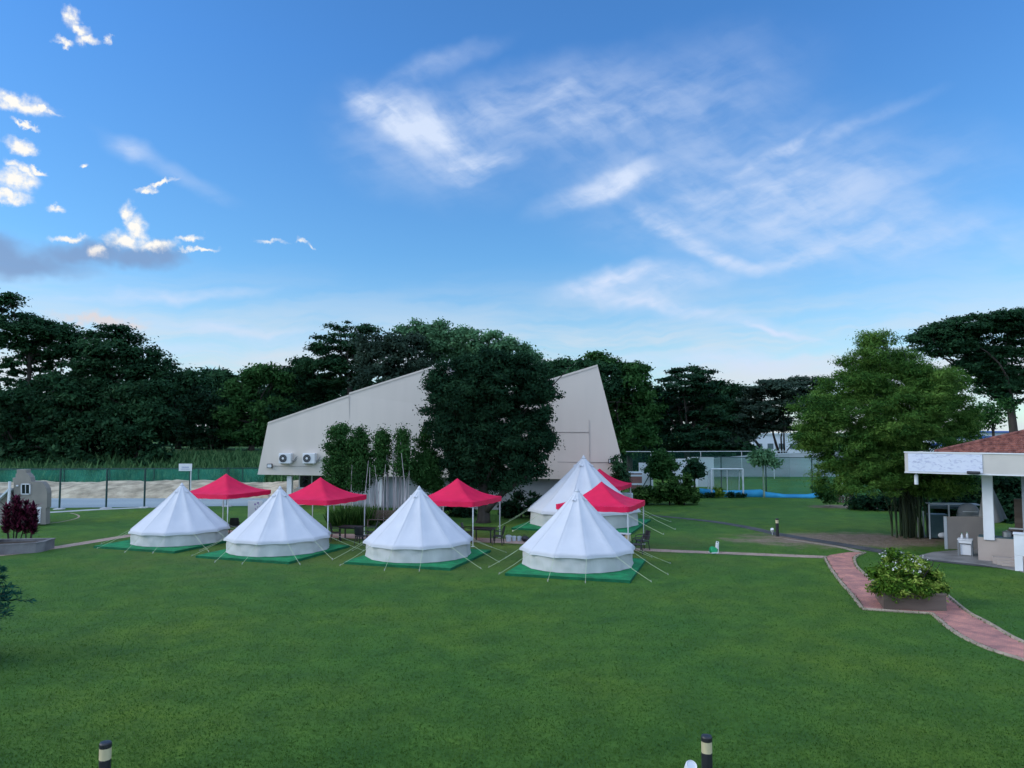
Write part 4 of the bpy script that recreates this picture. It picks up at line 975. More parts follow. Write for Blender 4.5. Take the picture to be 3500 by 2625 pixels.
s = MB(); s.box((8.2, 7.6, 2.15), (2.6, .2, 4.2)); s.build('rear_wall', M['wallshade'], pv)
s = MB()
for q in range(3): s.box((3.75 + .18 * q, .9 - .12 * q, .09 * (3 - q) / 1.0 * .5 + .03), (.9, .5 + .28 * q, .10 * (3 - q)))
s.build('steps', M['beige'], pv, bevel=.015)
p = PL(.42, .30); dl = thing('downpipe_lamp', 'short white lamp hanging from the left end of the pavilion fascia', 'lamp', (p.x, p.y, 3.45))
s = MB(); s.lathe([(.08, 0), (.085, .04), (.085, .42), (.05, .47)], 14); s.build('shade', M['white'], dl); s = MB(); s.tube([(0, 0, .47), (0, 0, .85)], .015, 5); s.build('hanger', M['steel'], dl)
p = PL(2.75, -.17); fl = thing('floodlight', 'flat dark floodlight at the lower right corner of the mural panel', 'floodlight', (p.x, p.y, 4.10), PA)
s = MB(); s.box((0, 0, 0), (.52, .14, .10), rx=R(-20)); s.build('housing', M['black'], fl, bevel=.02); s = MB(); s.box((0, .09, .03), (.08, .12, .05)); s.build('bracket', M['black'], fl); s = MB(); s.box((0, -.03, -.058), (.44, .08, .012), rx=R(-20)); s.build('lens', M['glass'], fl)
# white sink cabinet standing in front of the right hand wall
wc_ = thing('sink_cabinet', 'tall white cabinet on two legs at the right edge of the pavilion', 'cabinet', PL(4.15, -.75), PA)
s = MB(); s.box((1.1, .3, 1.09), (2.2, .6, .90)); s.build('body', M['white'], wc_, bevel=.02)
s = MB(); s.box((.15, .3, .32), (.30, .6, .64)); s.build('leg', M['white'], wc_, bevel=.015)
s = MB(); s.lathe([(.15, 0), (.12, .08), (.10, .5), (.17, .64)], 14, (.72, .3, 0)); s.build('pedestal', M['tarp'], wc_)
s = MB(); s.box((1.1, .3, 1.565), (2.26, .66, .04)); s.build('worktop', M['white'], wc_, bevel=.01)
tb = thing('serving_table', 'small white-topped serving table with grey legs by the pavilion column', 'table', G(3301, 1899), PA)
s = MB(); s.box((0, 0, .78), (.62, .62, .05)); s.build('tabletop', M['white'], tb, bevel=.01); s = MB(); s.box((0, 0, .68), (.56, .56, .14)); s.build('cloth', M['white'], tb)
s = MB(); s.box((.02, .04, .30), (.44, .44, .50)); s.build('cupboard', M['white'], tb, bevel=.01)
for x in (-1, 1):
    for y in (-1, 1):
        s = MB(); s.box((x * .285, y * .285, .34), (.045, .045, .68)); s.build('leg', M['tarp'], tb)
for (dx, dy_, h, lb) in ((-.12, .05, .24, 'left white bottle on the serving table'), (.15, .08, .28, 'right white bottle on the serving table, nearer the column')):
    p = G(3301, 1899); bt = thing('bottle', lb, 'bottle', (p.x + dx, p.y + dy_, .806), 0, 'bottles on the serving table')
    s = MB(); s.lathe([(.05, 0), (.055, .02), (.055, h * .6), (.02, h * .8), (.02, h)], 14); s.build('body', M['white'], bt); s = MB(); s.lathe([(.024, h), (.024, h + .03)], 10); s.build('cap', M['hose'], bt)
gc = thing('glass_counter', 'blue-green glazed counter on a pale frame behind the bamboo stems', 'counter', at(3206, 1850, 41.5) * 1, R(-14)); gc.location.z = 0
s = MB(); s.box((0, 0, .70), (.95, .7, 1.30)); s.build('glazing', M['bluegreen'], gc, bevel=.02)
for x in (-.49, .49): s = MB(); s.box((x, -.36, .95), (.07, .05, 1.9)); s.build('post', M['steel'], gc)
s = MB(); s.box((.75, -.1, 1.93), (2.5, .7, .06)); s.build('canopy_shelf', M['panel'], gc)
s = MB(); s.box((.75, .1, 1.72), (2.3, .3, .16)); s.build('beam', M['bluegreen'], gc)
bq = thing('covered_grill', 'grey covered barbecue grill with a domed top behind the beige wall', 'grill', at(3312, 1800, 40.5), R(-20)); bq.location.z = 0
s = MB(); s.box((0, 0, .72), (1.05, .7, 1.44)); s.build('cabinet', M['tarp'], bq, bevel=.05)
s = MB(); s.grid(lambda u, v: (.52 * math.cos(math.pi * u) * (1 - (v * 2 - 1) ** 4 * .9), .36 * (v * 2 - 1), 1.42 + .62 * math.sin(math.pi * u) ** .75 * (1 - (v * 2 - 1) ** 4)), 24, 12); s.build('hood', M['tarp'], bq, smooth=True, solid=.03)
s = MB(); s.tube([(-.35, -.42, 1.62), (.35, -.42, 1.62)], .02, 6); s.build('handle', M['steel'], bq)
um = thing('covered_parasol', 'big grey tarpaulin-wrapped parasol leaning behind the white column', 'parasol', at(3378, 1800, 38.6)); um.location.z = 0
s = MB(); s.tube([(-.02, 0, 0), (.0, 0, 3.5)], .05, 8); s.build('pole', M['steel'], um)
def drape(u, v):
    a = 6.283 * u; r = (.10 + .52 * v ** .9) * (1 + .14 * math.cos(5 * a + 1) * v + .06 * math.sin(11 * a) * v); return (r * math.cos(a) + .22 * v, .8 * r * math.sin(a), 3.45 - 2.15 * v + .16 * math.cos(a) * v)
s = MB(); s.grid(drape, 40, 16, True); s.build('cover', M['tarp'], um, smooth=True)
dc = thing('dark_shelf', 'dark shelf unit stacked with trays inside the pavilion', 'shelf', PL(4.5, 3.4), PA)
s = MB(); s.box((0, 0, .62), (1.3, .5, 1.24)); s.build('carcass', M['black'], dc)
s = MB(); s.box((0, -.1, 1.28), (1.3, .6, .05)); s.build('top', M['darkwood'], dc)
tr_ = thing('tray', 'white tray resting on the dark shelf unit', 'tray', PL(4.2, 3.35, 1.306), PA)
s = MB(); s.grid(lambda u, v: ((u - .5) * .6, (v - .5) * .4, .05 * max(abs(u - .5), abs(v - .5)) ** 2 * 4), 8, 8); s.build('dish', M['white'], tr_, solid=.02)
gcy = thing('gas_cylinder', 'grey gas cylinder standing beside the dark shelf unit', 'gas cylinder', PL(3.55, 3.1), PA)
s = MB(); s.lathe([(.15, 0), (.16, .06), (.16, .50), (.10, .60), (.05, .62), (.05, .68)], 18); s.build('body', M['tarp'], gcy, smooth=False); s = MB(); s.lathe([(.10, .62), (.10, .74)], 14); s.build('collar', M['steel'], gcy)
for q, (x, y, zb, lb) in enumerate(((4.75, 3.5, 1.306, 'pale crate on the dark shelf unit next to the white tray'), (4.35, 2.6, 0.0, 'pale crate on the floor before the dark shelf unit'))):
    cr = thing('crate', lb, 'crate', PL(x, y, zb), PA, 'crates in the pavilion'); s = MB(); s.box((0, 0, .15), (.44, .34, .30)); s.build('body', M['panel'], cr, bevel=.015); s = MB(); s.box((0, 0, .315), (.48, .38, .03)); s.build('rim', M['tarp'], cr)
pot = thing('cooking_pot', 'steel cooking pot on the counter right of the white column', 'pot', PL(3.85, 1.66, 1.127), PA)
s = MB(); s.lathe([(.17, 0), (.18, .02), (.18, .22), (.19, .23)], 20); s.build('body', M['peg'], pot); s = MB(); s.lathe([(.19, .232), (.12, .27), (.03, .28), (.03, .31)], 20); s.build('lid', M['peg'], pot)
sk = thing('sack', 'pale sack slumped at the foot of the beige pavilion wall', 'sack', G(3222, 1842))
s = MB(); s.grid(lambda u, v: (.36 * math.sin(math.pi * (.05 + .95 * v)) ** .5 * math.cos(6.283 * u) * (1 + .1 * math.sin(9 * u * 6.283)), .3 * math.sin(math.pi * (.05 + .95 * v)) ** .5 * math.sin(6.283 * u), .42 * (1 - v)), 20, 8, True); s.build('body', M['white'], sk, smooth=True)
s = MB(); s.lathe([(.06, .40), (.04, .46), (.07, .52)], 10); s.build('tied_neck', M['white'], sk)
for px, h, lb in ((3140, 1.3, 'left pale upright stake beside the bamboo stems'), (3157, 1.45, 'right pale upright stake beside the bamboo stems')):
    tag(MB().tube([(0, 0, -.1), (.02, 0, h)], [.05, .045], 8).build('stake', M['white']), lb, 'stake', 'pale stakes by the bamboo').location = G(px, 1836)

# ------------------------------------------------------------------ gatehouse with stepped gable, left edge
YG = 47.0
def gp(px, py): return at(px, py, YG)
gh = thing('gatehouse', 'small taupe playhouse with a stepped gable behind the purple-leaved plants', 'playhouse', (gp(100, 1600).x, YG, 0)); O = Vector(gh.location)
def gq(px, py, f=0.0): p = gp(px, py) - O; p.y -= f; return p
prof = [(47, 1792), (47, 1647), (43, 1647), (43, 1633), (53, 1633), (53, 1622), (57, 1616), (57, 1605), (89, 1605), (90, 1617), (97, 1622), (104, 1632), (106, 1646), (143, 1647), (151, 1656), (158, 1668), (161, 1684), (160, 1735), (156, 1737), (156, 1792)]
s = MB(); s.prism([gq(*q) for q in prof], (0, .45, 0)); s.build('gable_wall', M['gatehouse'], gh)
s = MB(); a, b = gq(50, 1660), gq(118, 1660); s.prism([Vector((a.x, .453, 0)), Vector((b.x, .453, 0)), Vector((b.x, .453, 2.5)), Vector((a.x, .453, 2.5))], (0, 1.0, 0)); s.build('body', M['gatehouse'], gh)
s = MB(); a = gq(-8, 1700); b = gq(40, 1700); s.box((-1.5, 1.0, 1.0), (1.0, 2.0, 2.0)); s.build('side_room', M['gatehouse'], gh)
s = MB(); c = gq(46, 1668); d = gq(-8, 1712); s.prism([Vector((c.x - .12, -.3, c.z)), Vector((d.x, -.3, d.z)), Vector((d.x, -.3, d.z - .14)), Vector((c.x - .12, -.3, c.z - .14))], (0, 3.0, 0)); s.build('lean_to_roof', M['panel'], gh)
s = MB(); s.prism([gq(75, 1655, .03), gq(103, 1655, .03), gq(103, 1688, .03), gq(75, 1688, .03)], (0, .1, 0)); w = s.build('window', M['glass'], gh)
s = MB()
for q in (((73, 1653), (105, 1656)), ((73, 1687), (105, 1690)), ((73, 1653), (76, 1690)), ((102, 1653), (105, 1690)), ((88, 1655), (89.5, 1688))):
    (x0, y0), (x1, y1) = q; s.prism([gq(x0, y0, .06), gq(x1, y0, .06), gq(x1, y1, .06), gq(x0, y1, .06)], (0, .09, 0))
s.build('frame', M['white'], w)
s = MB(); s.prism([gq(104, 1737, .02), gq(133, 1737, .02), gq(131, 1790, .02), gq(104, 1790, .02)], (0, .1, 0)); w = s.build('doorway', M['glass'], gh)
s = MB(); s.prism([gq(101, 1733, .06), gq(142, 1733, .06), gq(142, 1738, .06), gq(101, 1738, .06)], (0, .1, 0)); s.prism([gq(129, 1738.1, .06), gq(141, 1738.1, .06), gq(138, 1786, .06), gq(126, 1790, .06)], (0, .1, 0)); s.build('door_frame', M['white'], w)
s = MB(); a = gq(37, 1709, .2); b = gq(45, 1645, .2); s.tube([(a.x, a.y, 0), (a.x + .02, a.y, b.z)], .085, 10); s.build('post', M['white'], gh)
s = MB(); p = gq(60, 1663, .04); s.lathe([(.001, 0), (.06, .01), (.07, .05), (.05, .1)], 12, tuple(p)); s.build('wall_lamp', M['white'], gh)

# ------------------------------------------------------------------ planters
def planter(label, corners, h, m, name='planter'):
    """corners on the ground, counter-clockwise"""
    c = sum(corners, Vector()) / len(corners); t = thing(name, label, 'planter', c); L_ = [p - c for p in corners]
    b2 = MB(); n = len(L_); inn = [p * .90 for p in L_]
    vs = [p for p in L_] + [p + Vector((0, 0, h)) for p in L_] + [p + Vector((0, 0, h)) for p in inn] + [p + Vector((0, 0, h - .15)) for p in inn]
    b2.add(vs, [(i + a * n, (i + 1) % n + a * n, (i + 1) % n + (a + 1) * n, i + (a + 1) * n) for a in range(3) for i in range(n)]); b2.build('sides', m, t)
    b2 = MB(); b2.add([p * 1.03 + Vector((0, 0, h + .002)) for p in L_] + [p * 1.03 + Vector((0, 0, h + .05)) for p in L_] + [p * .88 + Vector((0, 0, h + .05)) for p in L_] + [p * .88 + Vector((0, 0, h + .002)) for p in L_],
                    [(i + a * n, (i + 1) % n + a * n, (i + 1) % n + ((a + 1) % 4) * n, i + ((a + 1) % 4) * n) for a in range(4) for i in range(n)]); b2.build('rim', M['stone'] if m is M['stone'] else M['darkwood'], t)
    b2 = MB(); b2.add([p * .9 + Vector((0, 0, h - .08)) for p in L_], [tuple(range(n))]); b2.build('soil', pm('dark_soil', (.03, .024, .018), (.06, .048, .036), 4, .95, .5), t)
    return t, c
A, B_ = G(3021, 2084), G(3236, 2090); dpt = Vector((.36, 1.0, 0)) * 2.05; dpt = Vector((.62, 1.85, 0))
pl, pc = planter('dark timber planter box holding the big flowering shrub on the brick path', [A, B_, B_ + dpt, A + dpt], .52, M['darkwood'])
a = G(128, 1890); b = G(-110, 1902)
planter('curved grey stone planter under the purple-leaved plants', [b, b.lerp(a, .35) + Vector((0, -.1, 0)), b.lerp(a, .7) + Vector((0, -.06, 0)), a + Vector((-.1, .0, 0)), a + Vector((.05, .5, 0)), a + Vector((-.1, 1.5, 0)), b + Vector((0, 2.2, 0))], .46, M['stone'])

# flowering shrub in the timber planter
rng = np.random.default_rng(21)
sh = thing('flowering_shrub', 'rounded yellow-green shrub with white flowers in the timber planter', 'shrub', (pc.x, pc.y, .44))
Yp = pc.y
def lob(px, py, a_, b_, dyy=0.0, dep=.9):
    p = at(px, py, Yp + dyy); return (p.x - pc.x, p.y - pc.y, p.z - .44, a_ * Yp / FPX, a_ * dep * Yp / FPX, b_ * Yp / FPX)
LB = [lob(3070, 1940, 78, 52, .2), lob(3030, 1985, 50, 42, -.2), lob(3130, 1965, 70, 52, -.3), lob(3170, 2010, 55, 42, -.3), lob(3080, 2005, 70, 42, -.6), lob(3190, 2012, 36, 26, -.5), lob(3050, 2010, 44, 26, -.5), lob(3120, 2008, 50, 28, -.6)]
leafmesh('crown', *scatter(LB, 24000, .058, rng, 260, .17, .7, .8, 2.2, .5), LM['yellow'], sh)
LF = [lob(3060, 1896, 56, 10, .3), lob(3110, 1904, 56, 12, 0), lob(3100, 1935, 60, 20, -.5)]
leafmesh('blossom', *scatter(LF, 240, .055, rng, 90, .08, .6, 1.0, 1.3, .6), LM['petal'], sh)
s = MB()
for q in range(9): a_ = q * .7; s.tube([(.25 * math.cos(a_), .25 * math.sin(a_), -.1), (.7 * math.cos(a_), .6 * math.sin(a_), .5), (1.0 * math.cos(a_ + .2), .8 * math.sin(a_ + .2), 1.0)], [.03, .022, .01], 6)
s.build('stems', M['bark'], sh)

# purple cordylines in the stone planter
def cordyline(px, py, w_, h_, label, seed, tiers):
    rg = np.random.default_rng(seed); p = G(px, py); p.z = .30; t = thing('purple_cordyline', label, 'plant', p, 0, 'purple-leaved plants in the stone planter'); s_ = MB(); P, T, B2, tn = [], [], [], []
    for x, y, zt in tiers:
        s_.tube([(x * .6, y * .6, -.05), (x, y, zt * .5), (x * 1.05, y, zt)], [.03, .025, .018], 6)
        for z in np.arange(zt * .22, zt + .01, .075):
            for q in range(9):
                a_ = rg.uniform(0, 6.283); el = rg.uniform(.1, 1.1); L_ = rg.uniform(.15, .27)
                d = np.array([math.cos(a_) * math.cos(el), math.sin(a_) * math.cos(el), math.sin(el)]); c = np.array([x, y, z]) + d * L_ * .9
                P.append(c); T.append(d * L_); sd = np.cross(d, [0, 0, 1.0]); sd /= np.linalg.norm(sd) + 1e-6; B2.append(sd * .06); tn.append(rg.uniform())
    leafmesh('leaves', np.array(P), np.array(T), np.array(B2), np.array(tn), LM['plum'], t); s_.build('stems', M['bark'], t)
cordyline(42, 1868, 1, 2, 'taller purple-leaved plant at the left end of the stone planter', 31, [(-.35, 0, 1.75), (0, .1, 2.15), (.28, -.05, 2.0), (.05, .35, 1.6), (-.5, .3, 1.5), (.45, .3, 1.85)])
cordyline(92, 1868, 1, 2, 'shorter purple-leaved plant near the right end of the stone planter', 32, [(-.1, 0, 1.5), (.2, .1, 1.72), (.36, -.1, 1.45), (.05, .3, 1.3)])

# feathery conifer reaching in at the left edge
rng = np.random.default_rng(41); Yc = 19.5; pcx = at(-142, 2000, Yc); fc = thing('feathery_conifer', 'feathery blue-green conifer reaching in at the left edge', 'shrub', (pcx.x, Yc, 0))
P, T, Bv, tn = [], [], [], []; s = MB(); s.tube([(0, 0, -.1), (.02, 0, 1.2), (0, 0, 2.35)], [.09, .07, .02], 8)
for q in range(150):
    z0 = rng.uniform(.15, 2.3); a_ = rng.uniform(0, 6.283); ln = (1.55 if .9 < z0 < 1.9 else 1.25) * (1.05 - abs(z0 - 1.35) / 2.6) * rng.uniform(.75, 1.1); d = np.array([math.cos(a_), math.sin(a_), .25])
    s.tube([(0, 0, z0), tuple(d * ln * .5 + [0, 0, z0]), tuple(d * ln * np.array([1, 1, .3]) + [0, 0, z0])], [.016, .01, .004], 4, False)
    for k_ in range(85):
        f = rng.uniform(.15, 1.0); c = d * ln * f * np.array([1, 1, 1 - .7 * f]) + [0, 0, z0]; nd = d * .8 + rng.normal(size=3) * .55; nd /= np.linalg.norm(nd); L_ = rng.uniform(.06, .15) * (1.2 - .5 * f)
        P.append(c + nd * L_); T.append(nd * L_); sd = np.cross(nd, rng.normal(size=3)); sd /= np.linalg.norm(sd) + 1e-6; B2 = sd * .017; Bv.append(B2); tn.append(rng.uniform())
leafmesh('needles', np.array(P), np.array(T), np.array(Bv), np.array(tn), LM['needle'], fc); s.build('branches', M['bark'], fc)

# ------------------------------------------------------------------ trees
B = M['bark']
# big dark tree in front of the hall
fig = tree('weeping_fig', 'big dense dark tree in front of the middle of the hall', 'tree', 1652, 48.6,
     [(1555, 1272, 78, 54), (1650, 1252, 100, 58), (1745, 1262, 90, 54), (1822, 1292, 74, 54), (1862, 1350, 52, 58), (1525, 1345, 66, 72), (1498, 1410, 46, 70), (1590, 1340, 50, 70), (1720, 1340, 110, 92), (1812, 1400, 74, 70),
      (1535, 1470, 58, 66), (1575, 1545, 46, 58), (1690, 1450, 86, 84), (1780, 1490, 80, 76), (1842, 1520, 46, 66), (1660, 1545, 84, 66), (1740, 1580, 88, 70), (1810, 1590, 52, 56), (1618, 1610, 50, 50), (1720, 1640, 78, 36), (1600, 1480, 40, 60), (1500, 1300, 40, 40), (1560, 1590, 40, 40), (1640, 1400, 70, 60), (1700, 1510, 90, 60), (1530, 1525, 44, 46), (1580, 1500, 60, 60), (1600, 1600, 60, 50), (1645, 1648, 50, 34), (1600, 1420, 60, 60), (1550, 1420, 60, 80, -.8), (1600, 1510, 60, 70, -.8), (1640, 1320, 60, 60, -.8), (1580, 1350, 60, 60, -.8)],
     205000, 0.102, LM['deep'], B, crad=.46, nclump=760, flat=.6, up=.45, tr=.42, fork=.05, depth=.85, dy=.3, aspect=1.7, every=3)
fx = Vector(fig.location); s = MB(); A, B_ = at(1662, 1745, 48.4) - fx, at(1800, 1630, 47.8) - fx; rg = np.random.default_rng(4)
limb(s, A, B_, .24, .10, rng=rg, bend=.05, n=8); s.build('low_branch', B, fig, smooth=True)
# slim pale-stemmed trees in the bed
def pale_tree(px, yb, Y, lobes, label, nst, n, seed, hst, leafsize=.085):
    t = tree('slender_tree', label, 'tree', px, Y, lobes, int(n * 2.6), leafsize, LM['mid'], B, crad=.36, nclump=130, flat=.8, up=.35, limbs=False, group='slim trees in the bed before the hall', dy=.5, zbase=0, inner=.25)
    rg = np.random.default_rng(seed)
    for q in range(nst):
        s_ = MB(); x, y = rg.uniform(-.55, .55), rg.uniform(-.4, .4); h = hst * rg.uniform(.65, 1.08); bnd = rg.normal(size=2) * .08
        s_.tube([(x, y, -.1), (x + bnd[0], y + bnd[1], h * .5), (x + bnd[0] * .4 + rg.normal() * .1, y, h)], [.034, .027, .012], 7); s_.build('trunk', M['palebark'], t)
pale_tree(1165, 1785, 49.5, [(1164, 1472, 22, 20), (1160, 1504, 36, 42), (1145, 1560, 40, 60), (1175, 1570, 42, 62), (1155, 1630, 40, 50), (1180, 1650, 34, 40)], 'leftmost rounded green tree of the bed, beside the air conditioners', 3, 7500, 51, 3.6)
pale_tree(1232, 1787, 49.0, [(1230, 1478, 14, 22), (1232, 1514, 28, 42), (1225, 1570, 34, 55), (1245, 1590, 26, 50), (1230, 1640, 30, 46)], 'narrow dark tree touching the leftmost rounded one', 4, 5200, 52, 3.8)
pale_tree(1304, 1788, 48.6, [(1306, 1488, 9, 22), (1306, 1514, 20, 24), (1302, 1548, 28, 24), (1300, 1600, 26, 30)], 'thin tree with bare pale trunks, left of the bare pair', 11, 2600, 53, 5.2)
pale_tree(1376, 1790, 48.2, [(1376, 1480, 8, 20), (1376, 1506, 18, 26), (1374, 1545, 25, 26), (1380, 1595, 26, 30)], 'pointed thin tree with many bare pale trunks', 11, 2300, 54, 5.0)
pale_tree(1452, 1786, 49.2, [(1448, 1470, 10, 20), (1448, 1504, 22, 36), (1452, 1560, 40, 50), (1470, 1600, 40, 46), (1440, 1620, 36, 46), (1480, 1650, 32, 36)], 'bushy green tree nearest the big dark tree', 4, 7000, 55, 3.4)
rg = np.random.default_rng(77)
for q in range(9):
    px = 1250 + q * 19 + rg.uniform(-4, 4); p = G(px, 1790 + rg.uniform(-8, 8)); h = rg.uniform(3.4, 6.0); s = MB()
    s.tube([(0, 0, -.1), (rg.normal() * .06, 0, h * .5), (rg.normal() * .12, 0, h)], [.032, .026, .012], 7); t = thing('bare_trunk', 'bare pale upright trunk among the slim trees in the bed', 'tree', p, 0, 'bare pale trunks in the bed'); s.build('trunk', M['palebark'], t)
# reedy plants at the foot of the slim trees
def reeds(px, py, r_, h, n, label, seed, m='reed'):
    rg = np.random.default_rng(seed); t = thing('reed_clump', label, 'plant', G(px, py), 0, 'reedy plants before the slim trees'); a_ = rg.uniform(0, 6.28, n); rr = r_ * np.sqrt(rg.uniform(0, 1, n)); L_ = h * rg.uniform(.5, 1.0, n) / 2
    d = unit(np.stack([np.cos(a_) * .35 * rr / r_, np.sin(a_) * .35 * rr / r_, np.ones(n)], 1) + rg.normal(size=(n, 3)) * .16); P = np.stack([np.cos(a_) * rr, np.sin(a_) * rr * .6, np.zeros(n)], 1) + d * L_[:, None]
    sd = unit(np.cross(d, rg.normal(size=(n, 3)))); leafmesh('leaves', P, d * L_[:, None], sd * .035, rg.uniform(size=n), LM[m], t)
reeds(1175, 1798, 1.0, 1.25, 700, 'yellow-green reedy plant behind the pole of the second canopy', 61, 'hedge')
reeds(1225, 1796, 1.0, 1.5, 800, 'taller reedy plant in the middle of the bed', 62, 'hedge')
reeds(1315, 1785, .9, 1.2, 600, 'reedy plant behind the slatted bench', 63, 'hedge'); reeds(1385, 1795, .9, 1.0, 500, 'low reedy plant at the right end of the bed', 64)
def shrub(px, py, lobes, Y, n, leaf, m, label, crad=.3, nclump=60, name='shrub', group=None, stems=True, bark=B):
    t = tree(name, label, 'shrub', px, Y, lobes, n, leaf, m, bark, crad=crad, nclump=nclump, flat=.7, up=.7, limbs=stems, tr=.06, fork=.1, group=group, zbase=0, inner=.3); return t
shrub(1560, 1780, [(1530, 1740, 40, 40), (1585, 1745, 40, 36)], 52, 2600, .14, LM['deep'], 'low dark shrub behind the canopy under the big tree')
shrub(1780, 1770, [(1745, 1735, 40, 34), (1800, 1720, 44, 42), (1840, 1735, 36, 34)], 51, 4500, .13, LM['deep'], 'dark rounded shrub between big tree and largest tent')
shrub(2120, 1690, [(2112, 1592, 16, 36), (2120, 1640, 24, 40)], 52.8, 1500, .12, LM['dark'], 'narrow dark shrub at the right corner of the hall')
HG = 'hedge bushes right of the canopies'
shrub(2205, 1716, [(2190, 1690, 36, 24), (2235, 1688, 40, 30)], 60, 3800, .13, LM['hedge'], 'hedge bush nearest the rearmost red canopy', group=HG)
shrub(2285, 1716, [(2270, 1680, 46, 38), (2310, 1690, 40, 28)], 60, 4600, .13, LM['hedge'], 'middle bush of the hedge, under the small round trees', group=HG)
shrub(2335, 1716, [(2330, 1664, 44, 42), (2355, 1694, 36, 26)], 60, 4600, .13, LM['hedge'], 'rightmost taller bush of the hedge', group=HG)
for px, lb in ((2395, 'first low clipped plant right of the hedge'), (2425, 'second low clipped plant right of the hedge'), (2500, 'low clipped plant before the goal'), (2528, 'low clipped plant at the right goal post')):
    shrub(px, 1702, [(px, 1694, 17, 10)], 66, 500, .10, LM['deep'], lb, .2, 12, group='low clipped plants along the far bed', stems=False)
shrub(2458, 1703, [(2458, 1682, 16, 20)], 66, 700, .11, LM['yellow'], 'small yellow-green plant before the goal', .2, 14, stems=False)
tree('round_tree', 'larger of two small round trees before the hoardings', 'tree', 2264, 68, [(2262, 1578, 32, 32), (2240, 1602, 22, 26), (2285, 1606, 24, 28), (2250, 1628, 22, 16)], 7920, 0.128, LM['mid'], B, crad=.45, nclump=46, tr=.12, fork=.0, zbase=0)
tree('round_tree', 'smaller dark round tree before the hoardings', 'tree', 2372, 69, [(2372, 1590, 26, 22), (2368, 1614, 28, 22)], 5720, 0.128, LM['dark'], B, crad=.42, nclump=36, tr=.10, fork=.0, zbase=0)
tree('papaya_tree', 'thin pale-trunked tree with drooping leaves before the mesh fence', 'tree', 2607, 66.5, [(2600, 1562, 44, 14), (2575, 1578, 26, 12), (2635, 1576, 30, 12), (2605, 1550, 22, 14)], 2860, 0.154, LM['fresh'], pm('pale_green_trunk', (.26, .34, .24), (.18, .24, .17), 3, .8), crad=.5, nclump=26, tr=.085, fork=.6, zbase=0, droop=.5)

# bamboo: arching culms with feathery sprays
def bamboo():
    rg = np.random.default_rng(91); Y = 42.0; x0 = at(3100, 1600, Y).x; t = thing('bamboo_clump', 'huge feathery bamboo clump left of the pavilion', 'bamboo', (x0, Y, 0))
    P_, T_, B_2, tn = [], [], [], []
    lobes = [(2990, 1205, 56, 50), (2930, 1250, 66, 46), (2960, 1165, 34, 26), (3010, 1150, 22, 22), (2890, 1330, 110, 62), (3050, 1300, 130, 80), (3190, 1322, 110, 66), (3240, 1300, 70, 46), (2800, 1420, 90, 70), (2930, 1430, 130, 90), (3080, 1430, 150, 100), (3215, 1430, 110, 80),
             (2790, 1510, 80, 66), (2890, 1540, 120, 84), (3030, 1560, 150, 90), (3180, 1540, 140, 90), (2870, 1630, 90, 60), (2970, 1640, 110, 56), (3090, 1630, 120, 56), (3200, 1640, 110, 70), (3290, 1500, 60, 60), (3040, 1170, 22, 34), (3060, 1240, 90, 50), (2950, 1300, 100, 50), (3130, 1270, 70, 44), (2780, 1470, 70, 50), (3300, 1405, 60, 62), (3250, 1340, 60, 48), (3305, 1455, 42, 50), (3000, 1490, 130, 80), (3130, 1380, 120, 80)]
    L3 = []
    for px, py, a, b in lobes:
        oy = rg.uniform(-1.4, 1.2) * (1 if a > 65 else .5); p = at(px, py, Y + oy); L3.append((p.x - x0, p.y - Y, p.z, a * Y / FPX, a * Y / FPX * .9, b * Y / FPX))
    P, T, B2, tone = scatter(L3, 260000, .046, rg, 1500, .44, .46, .35, 4.2, .35, droop=.45)
    leafmesh('crown', P, T, B2, tone, LM['bamboo'], t)
    for q in range(46):
        a_ = rg.uniform(0, 6.283); r0 = 1.05 * math.sqrt(rg.uniform()); bx, by = r0 * math.cos(a_) + .05, r0 * math.sin(a_) * .7; l = L3[rg.integers(len(L3))]
        tx, ty, tz = l[0] + rg.normal() * l[3] * .4, l[1] + rg.normal() * .4, max(3.2, l[2] + l[5] * .6); s_ = MB(); pts = []
        for i in range(9):
            f = i / 8; pts.append((bx + (tx - bx) * f ** 2.3, by + (ty - by) * f ** 2.3, -.1 + tz * (f ** .85)))
        s_.tube(pts, [.048 - .034 * i / 8 for i in range(9)], 6); s_.build('culm', M['cane'], t)
bamboo()
shrub(2850, 1722, [(2830, 1690, 36, 28), (2800, 1670, 24, 16)], 58, 1800, .13, LM['mid'], 'spreading shrub left of the picnic table', stems=False)
shrub(3230, 1800, [(3215, 1690, 70, 60), (3290, 1680, 60, 70), (3250, 1740, 90, 40)], 50, 7000, .17, LM['deep'], 'dark shrubs filling the gap behind the grill', .5, 80)
shrub(3400, 1800, [(3400, 1670, 60, 60), (3460, 1680, 60, 70), (3430, 1740, 90, 44)], 50, 7000, .17, LM['deep'], 'dark shrubs seen through the pavilion by its right column', .5, 80)
shrub(3040, 1730, [(2960, 1715, 60, 26), (3060, 1720, 60, 30)], 56, 3400, .16, LM['deep'], 'low dark undergrowth behind the bamboo stems', .4, 50, stems=False)

